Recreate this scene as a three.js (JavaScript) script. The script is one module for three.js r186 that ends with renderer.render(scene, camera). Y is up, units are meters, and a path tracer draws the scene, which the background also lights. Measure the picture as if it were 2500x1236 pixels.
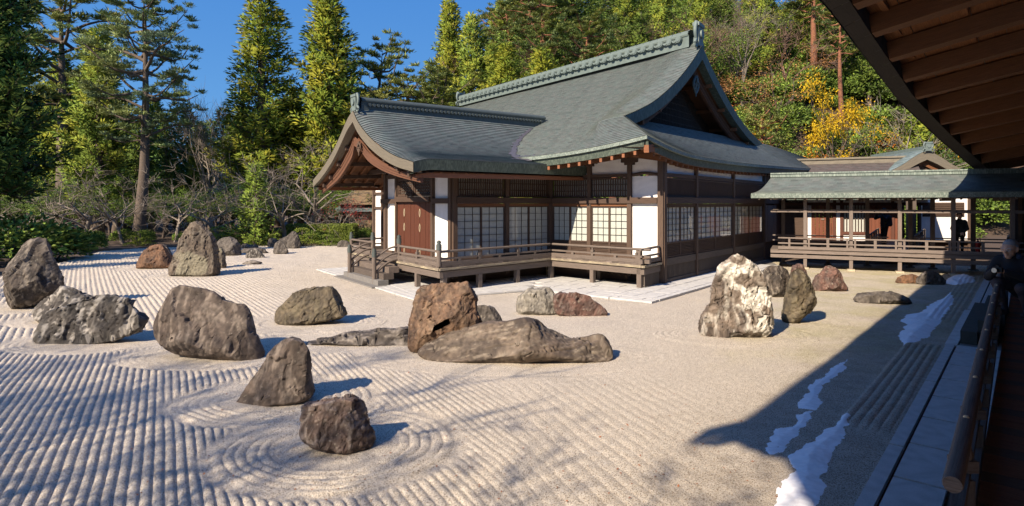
import * as THREE from 'three';
import { createNoise2D, createNoise3D } from 'simplex-noise';

// ---------- camera, sky, sun, exposure ----------
const F = 1450, HC = 2.8, HY = 497;                       // focal length in photo pixels, eye height, horizon row
const scene = new THREE.Scene();
const camera = new THREE.PerspectiveCamera(2 * Math.atan(618 / F) * 180 / Math.PI, 2500 / 1236, 0.1, 900);
camera.position.set(0, HC, 0);
camera.lookAt(0, HC, -10);
camera.setViewOffset(2500, 1236, 0, 121, 2500, 1236);      // a shifted lens keeps the posts upright
const renderer = new THREE.WebGLRenderer({ antialias: true });
renderer.setSize(1024, 506);
renderer.toneMapping = THREE.LinearToneMapping;
renderer.toneMappingExposure = 1.88;
renderer.shadowMap.enabled = true;
const SUN_AZ = 41 * Math.PI / 180, SUN_EL = 35 * Math.PI / 180; // azimuth towards which the light travels, right of straight ahead
const sunTravel = new THREE.Vector3(Math.sin(SUN_AZ) * Math.cos(SUN_EL), -Math.sin(SUN_EL), -Math.cos(SUN_AZ) * Math.cos(SUN_EL));
const sun = new THREE.DirectionalLight(0xffecd2, 4.9);
sun.position.copy(sunTravel).multiplyScalar(-80); sun.target.position.set(0, 0, 0);
sun.castShadow = true; sun.shadow.mapSize.set(4096, 4096);
Object.assign(sun.shadow.camera, { left: -60, right: 60, top: 60, bottom: -60, near: 1, far: 260 });
sun.shadow.radius = 1.2; scene.add(sun, sun.target);
{ // clear winter sky: deep blue above, paler towards the horizon, a little brighter round the sun
  const w = 512, h = 256, d = new Float32Array(w * h * 4), s = sunTravel.clone().negate();
  for (let j = 0; j < h; j++) for (let i = 0; i < w; i++) {
    const el = ((j + .5) / h - .5) * Math.PI, az = ((i + .5) / w - .5) * 2 * Math.PI;
    const v = new THREE.Vector3(Math.cos(el) * Math.cos(az), Math.sin(el), Math.cos(el) * Math.sin(az));
    const t = Math.pow(1 - Math.max(0, v.y), 3.2), c = Math.max(0, v.dot(s));
    const glow = .18 * Math.pow(c, 24) + .12 * Math.pow(c, 4);
    const k = (j * w + i) * 4, below = v.y < 0 ? .35 : 1;
    d[k] = (.020 + .085 * t + glow) * below; d[k + 1] = (.105 + .150 * t + glow) * below; d[k + 2] = (.345 + .10 * t + glow * .9) * below; d[k + 3] = 1;
  }
  const t = new THREE.DataTexture(d, w, h, THREE.RGBAFormat, THREE.FloatType);
  t.mapping = THREE.EquirectangularReflectionMapping; t.magFilter = THREE.LinearFilter; t.needsUpdate = true;
  scene.background = t; scene.environment = t;
}

// ---------- helpers ----------
function rng(seed) { let a = seed | 0; return () => { a = (a + 0x6d2b79f5) | 0; let t = Math.imul(a ^ (a >>> 15), 1 | a); t = (t + Math.imul(t ^ (t >>> 7), 61 | t)) ^ t; return ((t ^ (t >>> 14)) >>> 0) / 4294967296; }; }
const R0 = rng(7);
const n2 = createNoise2D(rng(11)), n3 = createNoise3D(rng(12));
const fbm3 = (x, y, z, o = 4) => { let s = 0, a = .5; for (let i = 0; i < o; i++) { s += a * n3(x, y, z); x *= 2.03; y *= 2.03; z *= 2.03; a *= .5; } return s; };
const fbm2 = (x, y, o = 4) => { let s = 0, a = .5; for (let i = 0; i < o; i++) { s += a * n2(x, y); x *= 2.03; y *= 2.03; a *= .5; } return s; };
const clamp = (x, a = 0, b = 1) => Math.min(b, Math.max(a, x));
const sst = (x, a, b) => { const t = clamp((x - a) / (b - a)); return t * t * (3 - 2 * t); };
const lerp = (a, b, t) => a + (b - a) * t;
const V = (x, y, z) => new THREE.Vector3(x, y, z);
const W = (x, y, depth) => new THREE.Vector3(x, y, -depth);
const ground = (px, py, h = 0) => { const z = F * (HC - h) / (py - HY); return W((px - 1250) / F * z, h, z); };   // where a sight line meets height h
const atDepth = (px, py, z) => W((px - 1250) / F * z, HC - (py - HY) / F * z, z);
function onPlane(px, py, p, dir) {                         // where a sight line meets the upright plane through p along dir
  const n = V(-dir.z, 0, dir.x), r = V((px - 1250) / F, -(py - HY) / F, -1), o = V(0, HC, 0);
  return o.addScaledVector(r, p.clone().sub(o).dot(n) / r.dot(n));
}
const UP = V(0, 1, 0);
const hdir = (deg) => V(Math.sin(deg * Math.PI / 180), 0, -Math.cos(deg * Math.PI / 180));   // bearing, right of straight ahead
const addv = (p, ...vs) => { const r = p.clone(); for (let i = 0; i < vs.length; i += 2) r.addScaledVector(vs[i], vs[i + 1]); return r; };

const used = new Map();
function numbered(name) { const n = used.get(name) ?? 0; used.set(name, n + 1); return n ? name + '_' + String(n).padStart(3, '0') : name; }
function tag(o, label, category, group) { o.userData.label = label; if (category) o.userData.category = category; if (group) o.userData.group = group; return o; }
function thing(name, label, category, pos = V(0, 0, 0), group) {
  const g = new THREE.Group(); g.name = numbered(name); g.position.copy(pos); scene.add(g); tag(g, label, category, group); return g;
}
function mesh(name, geo, mat, parent = scene, kind) {
  const m = new THREE.Mesh(geo, mat); m.name = parent === scene ? numbered(name) : name; m.castShadow = m.receiveShadow = true;
  if (kind) m.userData.kind = kind; parent.add(m); return m;
}
// MB gathers boxes, bars, sheets and tubes and makes ONE geometry of them
class MB {
  constructor() { this.p = []; this.n = []; this.u = []; this.c = []; this.i = []; this.hasC = false; this.tint = null; }
  vert(p, n, u, v, c) { this.p.push(p.x, p.y, p.z); this.n.push(n.x, n.y, n.z); this.u.push(u, v); c = c || this.tint; if (c) { this.hasC = true; this.c.push(c[0], c[1], c[2]); } else this.c.push(1, 1, 1); return this.p.length / 3 - 1; }
  quad(a, b, c, d, nrm, uv, col) {                        // corners in turn, uv in metres along a-b and a-d
    const e1 = b.clone().sub(a), e2 = d.clone().sub(a), nn = nrm ? nrm : e1.clone().cross(e2).normalize();
    const lu = e1.length(), lv = e2.length(), [ou, ov, flip] = uv || [R0() * 7, R0() * 7, lv > lu];
    const k = [[0, 0], [lu, 0], [lu, lv], [0, lv]].map(([x, y]) => flip ? [ou + y, ov + x] : [ou + x, ov + y]);
    const t = [a, b, c, d].map((p, i) => this.vert(p, nn, k[i][0], k[i][1], col));
    const w = e1.clone().cross(c.clone().sub(a)).dot(nn) >= 0;
    if (w) this.i.push(t[0], t[1], t[2], t[0], t[2], t[3]); else this.i.push(t[0], t[2], t[1], t[0], t[3], t[2]);
    return this;
  }
  box(c, ax, ay, az, sx, sy, sz, col) {                    // centre, three unit axes, full sizes
    const A = [ax, ay, az], S = [sx / 2, sy / 2, sz / 2], L = [sx, sy, sz], long = L.indexOf(Math.max(...L)), ou = R0() * 9, ov = R0() * 9;
    for (let k = 0; k < 3; k++) for (const s of [-1, 1]) {
      const i = (k + 1) % 3, j = (k + 2) % 3, f = addv(c, A[k], s * S[k]), flip = j === long;
      const q = [[-1, -1], [1, -1], [1, 1], [-1, 1]].map(([x, y]) => addv(f, A[i], x * S[i], A[j], y * S[j]));
      this.quad(q[0], q[1], q[2], q[3], A[k].clone().multiplyScalar(s), [ou + k, ov + s, flip], col);
    }
    return this;
  }
  bar(p, q, w, h, side, col) {                             // a squared timber from p to q
    const d = q.clone().sub(p), l = d.length(); d.divideScalar(l);
    const ref = side || (Math.abs(d.y) > .9 ? V(1, 0, 0) : UP), x = ref.clone().cross(d).normalize(), y = d.clone().cross(x).normalize();
    return this.box(p.clone().add(q).multiplyScalar(.5), d, x, y, l, w, h, col);
  }
  tube(pts, rad, sides = 8, caps = true, col) {
    const ou = R0() * 9; let l = 0, prev = null, X = null;
    const rings = pts.map((p, k) => {
      const t = (pts[Math.min(k + 1, pts.length - 1)].clone().sub(pts[Math.max(k - 1, 0)])).normalize();
      if (!X) X = (Math.abs(t.y) > .9 ? V(1, 0, 0) : UP).clone().cross(t).normalize(); else X.addScaledVector(t, -X.dot(t)).normalize();
      const Y = t.clone().cross(X); if (prev) l += p.distanceTo(prev); prev = p;
      const r = typeof rad === 'number' ? rad : rad[k], ring = [];
      for (let s = 0; s <= sides; s++) { const a = s / sides * Math.PI * 2, n = X.clone().multiplyScalar(Math.cos(a)).addScaledVector(Y, Math.sin(a)); ring.push(this.vert(addv(p, n, r), n, ou + l, s / sides * Math.max(r, .02) * 6, col)); }
      return [ring, t, p, r, X.clone(), Y];
    });
    for (let k = 0; k + 1 < rings.length; k++) for (let s = 0; s < sides; s++) { const a = rings[k][0], b = rings[k + 1][0]; this.i.push(a[s], a[s + 1], b[s + 1], a[s], b[s + 1], b[s]); }
    if (caps) for (const [e, sg] of [[0, -1], [rings.length - 1, 1]]) {
      const [, t, p, r, x, y] = rings[e], n = t.clone().multiplyScalar(sg), c = this.vert(p, n, ou, 0, col), q = [];
      for (let s = 0; s <= sides; s++) { const a = s / sides * Math.PI * 2; q.push(this.vert(addv(p, x, Math.cos(a) * r, y, Math.sin(a) * r), n, ou + Math.cos(a) * r, Math.sin(a) * r, col)); }
      for (let s = 0; s < sides; s++) sg > 0 ? this.i.push(c, q[s], q[s + 1]) : this.i.push(c, q[s + 1], q[s]);
    }
    return this;
  }
  lathe(base, prof, sides = 14, col) { return this.tube(prof.map(([, y]) => addv(base, UP, y)), prof.map(([r]) => r), sides, true, col); }
  sheet(P, us, vs, uvf, smooth = true, flip = false, colf) {          // surface P(u, v) with smooth normals
    const g = us.map((u) => vs.map((v) => P(u, v))), e = 1e-3, id = [];
    us.forEach((u, a) => { id.push(vs.map((v, b) => {
      const A = g[Math.min(a + 1, us.length - 1)][b].clone().sub(g[Math.max(a - 1, 0)][b]), B = g[a][Math.min(b + 1, vs.length - 1)].clone().sub(g[a][Math.max(b - 1, 0)]);
      const n = A.cross(B).normalize(); if (flip) n.negate();
      const t = uvf ? uvf(u, v, g[a][b]) : [u, v]; return this.vert(g[a][b], n, t[0], t[1], colf && colf(g[a][b], u, v));
    })); });
    for (let a = 0; a + 1 < us.length; a++) for (let b = 0; b + 1 < vs.length; b++) {
      const q = [id[a][b], id[a + 1][b], id[a + 1][b + 1], id[a][b + 1]]; flip ? this.i.push(q[0], q[2], q[1], q[0], q[3], q[2]) : this.i.push(q[0], q[1], q[2], q[0], q[2], q[3]);
    }
    return this;
  }
  geo() {
    const g = new THREE.BufferGeometry();
    g.setAttribute('position', new THREE.Float32BufferAttribute(this.p, 3)); g.setAttribute('normal', new THREE.Float32BufferAttribute(this.n, 3)); g.setAttribute('uv', new THREE.Float32BufferAttribute(this.u, 2));
    if (this.hasC) g.setAttribute('color', new THREE.Float32BufferAttribute(this.c, 3));
    g.setIndex(this.i); return g;
  }
  build(name, mat, parent, kind) { return mesh(name, this.geo(), mat, parent, kind); }
}
const steps = (n, a = 0, b = 1) => Array.from({ length: n + 1 }, (_, i) => a + (b - a) * i / n);
function polyAt(pts, t) { const x = clamp(t) * (pts.length - 1), i = Math.min(pts.length - 2, Math.floor(x)); return pts[i].clone().lerp(pts[i + 1], x - i); }
function smoothCurve(pts) { const c = new THREE.CatmullRomCurve3(pts, false, 'centripetal'); return (t) => c.getPointAt(clamp(t)); }

// ---------- textures and materials ----------
function tex(w, h, f, srgb = false) {
  const d = new Uint8Array(w * h * 4);
  for (let j = 0; j < h; j++) for (let i = 0; i < w; i++) { const c = f(i / w, j / h, i, j), k = (j * w + i) * 4; d[k] = clamp(c[0]) * 255; d[k + 1] = clamp(c[1]) * 255; d[k + 2] = clamp(c[2]) * 255; d[k + 3] = 255; }
  const t = new THREE.DataTexture(d, w, h, THREE.RGBAFormat); t.wrapS = t.wrapT = THREE.RepeatWrapping; t.magFilter = THREE.LinearFilter; t.colorSpace = srgb ? THREE.SRGBColorSpace : THREE.NoColorSpace; t.needsUpdate = true; return t;
}
const rep = (t, u, v) => { const c = t.clone(); c.repeat.set(u, v); c.needsUpdate = true; return c; };
const wrapN = (x, y, fx, fy, s = 0) => {                    // noise that repeats over the unit square
  const a = x * 2 * Math.PI, b = y * 2 * Math.PI; return n3(Math.cos(a) * fx / 6.28 + s, Math.sin(a) * fx / 6.28 + Math.cos(b) * fy / 6.28 * 1.3, Math.sin(b) * fy / 6.28 + s * .37);
};
const woodTex = tex(256, 512, (u, v) => {                  // grain runs along u
  const s = wrapN(u, v, 3, 90, 1) * .5 + wrapN(u, v, 2, 220, 2) * .35 + wrapN(u, v, 5, 20, 3) * .3, k = wrapN(u, v, 26, 160, 5) > .62 ? -.25 : 0;
  const c = .70 + .28 * s + k; return [c, c * .985, c * .96];
});
const lichenTex = tex(256, 256, (u, v) => { const a = wrapN(u, v, 4, 9, 21) + .5 * wrapN(u, v, 14, 30, 22), c = .6 + .3 * wrapN(u, v, 3, 80, 23), k = sst(a, .25, .5); return [lerp(c, 1, k), lerp(c * .97, 1, k), lerp(c * .93, .86, k)]; });
const plasterTex = tex(256, 256, (u, v) => { const c = .935 + .06 * wrapN(u, v, 4, 7, 8) + .04 * wrapN(u, v, 40, 40, 9); return [c, c, c]; });
const slabTex = tex(512, 512, (u, v) => { const c = .84 + .10 * wrapN(u, v, 5, 5, 4) + .16 * (R0() - .5) + .08 * wrapN(u, v, 60, 60, 5); return [c, c, c * 1.005]; });
const barkTex = tex(256, 256, (u, v) => { const r = Math.abs(wrapN(u, v, 6, 26, 6)), c = .45 + .55 * Math.pow(r, .5) + .2 * wrapN(u, v, 30, 60, 7); return [c, c, c]; });
const roofTile = (() => {                                  // one repeat is 12 tiles wide and 16 courses deep
  const r = rng(5), tone = Array.from({ length: 192 }, () => r()), hue = Array.from({ length: 192 }, () => r());
  return tex(768, 512, (u, v) => {
    const row = Math.floor(v * 16), x = u * 12 + (row % 2) * .5 + .23 * Math.sin(row * 5.1), col = Math.floor(x) % 12, k = row * 12 + (col + 12) % 12, fx = x - Math.floor(x);
    let c = .80 + .22 * (tone[k] - .5) + .06 * wrapN(u, v, 5, 5, 31) + .05 * wrapN(u, v, 30, 60, 32);
    if (fx < .025) c *= .6; if (tone[k] > .965) c *= .62;
    const g = (hue[k] - .5) * .06 + .05 * wrapN(u, v, 8, 4, 33); return [c * (.97 - g), c * (1 + .2 * g), c * (1 + .1 * g)];
  });
})();
const patinaTex = tex(512, 128, (u, v) => {                 // rain streaks on the copper edge: run across v
  const s = wrapN(u, v, 70, 2, 41) + .6 * wrapN(u, v, 160, 2, 42), b = wrapN(u, v, 9, 1, 43), k = sst(s + .4 * b, -.6, 1.0);
  return [lerp(.45, .95, k), lerp(.52, 1, k), lerp(.50, .95, k)];
});
const grain = (() => {                                     // gravel: grains of several tones, 8 mm across, over 1.4 m
  const N = 170, r = rng(3), px = new Float32Array(N * N), py = new Float32Array(N * N), tone = new Float32Array(N * N), hue = new Float32Array(N * N);
  for (let i = 0; i < N * N; i++) { px[i] = r(); py[i] = r(); tone[i] = r(); hue[i] = r(); }
  const w = 1024, col = new Uint8Array(w * w * 4), hgt = new Uint8Array(w * w * 4);
  for (let j = 0; j < w; j++) for (let i = 0; i < w; i++) {
    const x = i / w * N, y = j / w * N, cx = Math.floor(x), cy = Math.floor(y); let best = 9, b2 = 9, at = 0;
    for (let dy = -1; dy <= 1; dy++) for (let dx = -1; dx <= 1; dx++) { const k = ((cy + dy + N) % N) * N + (cx + dx + N) % N, ex = cx + dx + px[k] - x, ey = cy + dy + py[k] - y, d = ex * ex + ey * ey; if (d < best) { b2 = best; best = d; at = k; } else if (d < b2) b2 = d; }
    const edge = Math.sqrt(b2) - Math.sqrt(best), t = tone[at], h = hue[at], k = (j * w + i) * 4;
    let c = t < .11 ? [.30, .25, .215] : t < .25 ? [.52, .455, .385] : t > .8 ? [.97, .94, .90] : [.86, .79, .71];
    const v = (.86 + .22 * h) * (edge < .10 ? .62 : 1);
    col[k] = clamp(c[0] * v) * 255; col[k + 1] = clamp(c[1] * v) * 255; col[k + 2] = clamp(c[2] * v) * 255; col[k + 3] = 255;
    const hh = clamp(Math.sqrt(clamp(edge * 1.6)) * (.7 + .3 * h)) * 255; hgt[k] = hgt[k + 1] = hgt[k + 2] = hh; hgt[k + 3] = 255;
  }
  const mk = (d) => { const t = new THREE.DataTexture(d, w, w, THREE.RGBAFormat); t.wrapS = t.wrapT = THREE.RepeatWrapping; t.magFilter = THREE.LinearFilter; t.needsUpdate = true; t.repeat.set(1 / 1.4, 1 / 1.4); return t; };
  return { col: mk(col), hgt: mk(hgt) };
})();
const std = (o) => new THREE.MeshStandardMaterial({ roughness: .85, ...o });
const lin = (r, g, b) => new THREE.Color().setRGB(r, g, b);
const wood = (r, g, b, o = {}) => std({ color: lin(r, g, b), map: rep(woodTex, .6, 1.2), bumpMap: rep(woodTex, .6, 1.2), bumpScale: .004, roughness: .8, ...o });
const M = {
  gravel: std({ map: grain.col, bumpMap: grain.hgt, bumpScale: .008, vertexColors: true, roughness: .95 }),
  earth: std({ color: lin(.075, .05, .035), roughness: 1 }),
  slab: std({ color: lin(.58, .575, .56), map: slabTex, roughness: .75 }),
  slabPath: std({ color: lin(.50, .505, .50), map: slabTex, roughness: .75 }),
  slabDark: std({ color: lin(.20, .19, .18), map: slabTex, roughness: .85 }),
  baseStone: std({ color: lin(.50, .43, .31), map: slabTex, roughness: .9 }),
  plaster: std({ color: lin(.84, .83, .82), map: rep(plasterTex, .5, .5), roughness: .9 }),
  paper: std({ color: lin(.50, .52, .49), map: rep(plasterTex, 2, 2), roughness: .95 }),
  glass: new THREE.MeshPhysicalMaterial({ color: lin(.97, .985, .98), transmission: 1, roughness: .03, thickness: 0, ior: 1.33 }),
  dark: wood(.098, .060, .043), post: wood(.125, .080, .057), lattice: wood(.070, .047, .036),
  weather: wood(.19, .152, .130), weatherDark: wood(.125, .100, .086), weatherGrey: wood(.25, .205, .185),
  deckEdge: std({ color: lin(.36, .31, .24), map: rep(lichenTex, .5, 1.5), roughness: .9 }),
  door: wood(.125, .038, .018, { roughness: .6 }), doorRed: wood(.20, .055, .022, { roughness: .6 }),
  rafter: wood(.23, .095, .038), rafterTip: wood(.33, .13, .06), soffit: wood(.20, .085, .036), barge: wood(.17, .075, .042),
  ceilRafter: wood(.24, .105, .042), ceilBoard: wood(.40, .165, .06), ceilFascia: wood(.065, .055, .047), floor: wood(.22, .115, .075),
  roof: std({ color: lin(.158, .180, .174), map: rep(roofTile, 1 / 3.6, 1 / 2.24), roughness: .62, metalness: .1 }),
  roofPale: std({ color: lin(.21, .265, .265), map: rep(roofTile, 1 / 3.6, 1 / 2.24), roughness: .6, metalness: .1 }),
  roofBrown: std({ color: lin(.105, .085, .078), map: rep(roofTile, 1 / 3.6, 1 / 2.24), roughness: .8 }),
  valley: std({ color: lin(.105, .098, .122), map: rep(roofTile, 1, 1), roughness: .7 }),
  copper: std({ color: lin(.105, .128, .108), map: rep(patinaTex, .25, 1), roughness: .6, metalness: .15 }),
  copperPale: std({ color: lin(.27, .305, .285), map: rep(patinaTex, .3, 1), roughness: .65, metalness: .1 }),
  copperBrown: std({ color: lin(.23, .205, .16), map: rep(woodTex, .5, .5), roughness: .6, metalness: .1 }),
  verdigris: std({ color: lin(.165, .215, .205), map: rep(slabTex, .8, .8), roughness: .65, metalness: .1 }),
  verdigrisDark: std({ color: lin(.085, .105, .10), map: rep(slabTex, .8, .8), roughness: .6, metalness: .15 }),
  brass: std({ color: lin(.62, .52, .36), roughness: .5, metalness: .4 }),
  rock: std({ vertexColors: true, roughness: .82 }),
  snow: std({ color: lin(.88, .90, .94), map: rep(plasterTex, 2, 2), roughness: .7 }),
  thatch: std({ color: lin(.24, .17, .10), map: rep(woodTex, .6, 1.2), roughness: 1 }),
};
// an upright face of a building: s along it, y up, d outwards
class Face {
  constructor(o, s, out) { this.o = o; this.s = s.clone().normalize(); this.n = out.clone().normalize(); }
  at(s, y, d = 0) { return addv(this.o, this.s, s, UP, y, this.n, d); }
  box(mb, s0, s1, y0, y1, d0, d1) { return mb.box(this.at((s0 + s1) / 2, (y0 + y1) / 2, (d0 + d1) / 2), this.s, UP, this.n, s1 - s0, y1 - y0, d1 - d0); }
  one(name, mat, parent, s0, s1, y0, y1, d0, d1) { return this.box(new MB(), s0, s1, y0, y1, d0, d1).build(name, mat, parent); }
}
// ---------- rocks: outline in photo pixels, own distance and thickness ----------
// style: base, dark, light colours (linear), streak = upright streaks, vein = pale crystalline veins, spot = lichen spots, lay = slope of the layers, rough
const ST = {
  darkStreak: { b: [.085, .072, .062], d: [.030, .025, .022], l: [.30, .28, .25], streak: .75, vein: .05, spot: .35, rough: 1 },
  crystal: { b: [.07, .062, .056], d: [.022, .019, .017], l: [.42, .40, .37], streak: .2, vein: .62, spot: .25, rough: 1.6 },
  smooth: { b: [.135, .110, .095], d: [.070, .056, .048], l: [.30, .265, .235], streak: .8, vein: 0, spot: .18, rough: .45 },
  olive: { b: [.14, .120, .085], d: [.055, .047, .034], l: [.23, .21, .14], streak: .5, vein: .15, spot: .1, rough: 1.1, lay: .9 },
  brown: { b: [.21, .135, .088], d: [.085, .055, .038], l: [.33, .245, .17], streak: .45, vein: .10, spot: .2, rough: 1.15 },
  stump: { b: [.17, .125, .108], d: [.065, .046, .040], l: [.40, .36, .33], streak: .7, vein: .3, spot: .2, rough: 1.4  },
  wave: { b: [.165, .135, .110], d: [.075, .060, .050], l: [.33, .30, .255], streak: 0, vein: .12, spot: .12, rough: .8, lay: .28, bands: .6 },
  grey: { b: [.27, .255, .22], d: [.12, .112, .098], l: [.40, .38, .34], streak: .4, vein: .1, spot: .2, rough: .9 },
  red: { b: [.17, .095, .080], d: [.075, .043, .038], l: [.44, .42, .41], streak: .1, vein: .1, spot: .75, rough: 1.1 },
  white: { b: [.17, .135, .110], d: [.045, .034, .028], l: [.62, .60, .55], streak: .5, vein: .95, spot: .1, rough: 1.5, side: .9 },
  slate: { b: [.115, .105, .10], d: [.05, .045, .043], l: [.38, .37, .36], streak: .1, vein: .45, spot: .3, rough: .9, lay: .05, bands: .5 },
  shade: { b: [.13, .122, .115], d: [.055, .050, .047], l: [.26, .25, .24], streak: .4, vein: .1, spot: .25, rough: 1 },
  rust: { b: [.21, .115, .062], d: [.08, .045, .028], l: [.30, .19, .12], streak: .2, vein: .05, spot: .1, rough: 1.2 },
  tall: { b: [.155, .130, .105], d: [.065, .053, .044], l: [.25, .235, .20], streak: .55, vein: .05, spot: .35, rough: 1.1 },
};
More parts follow.
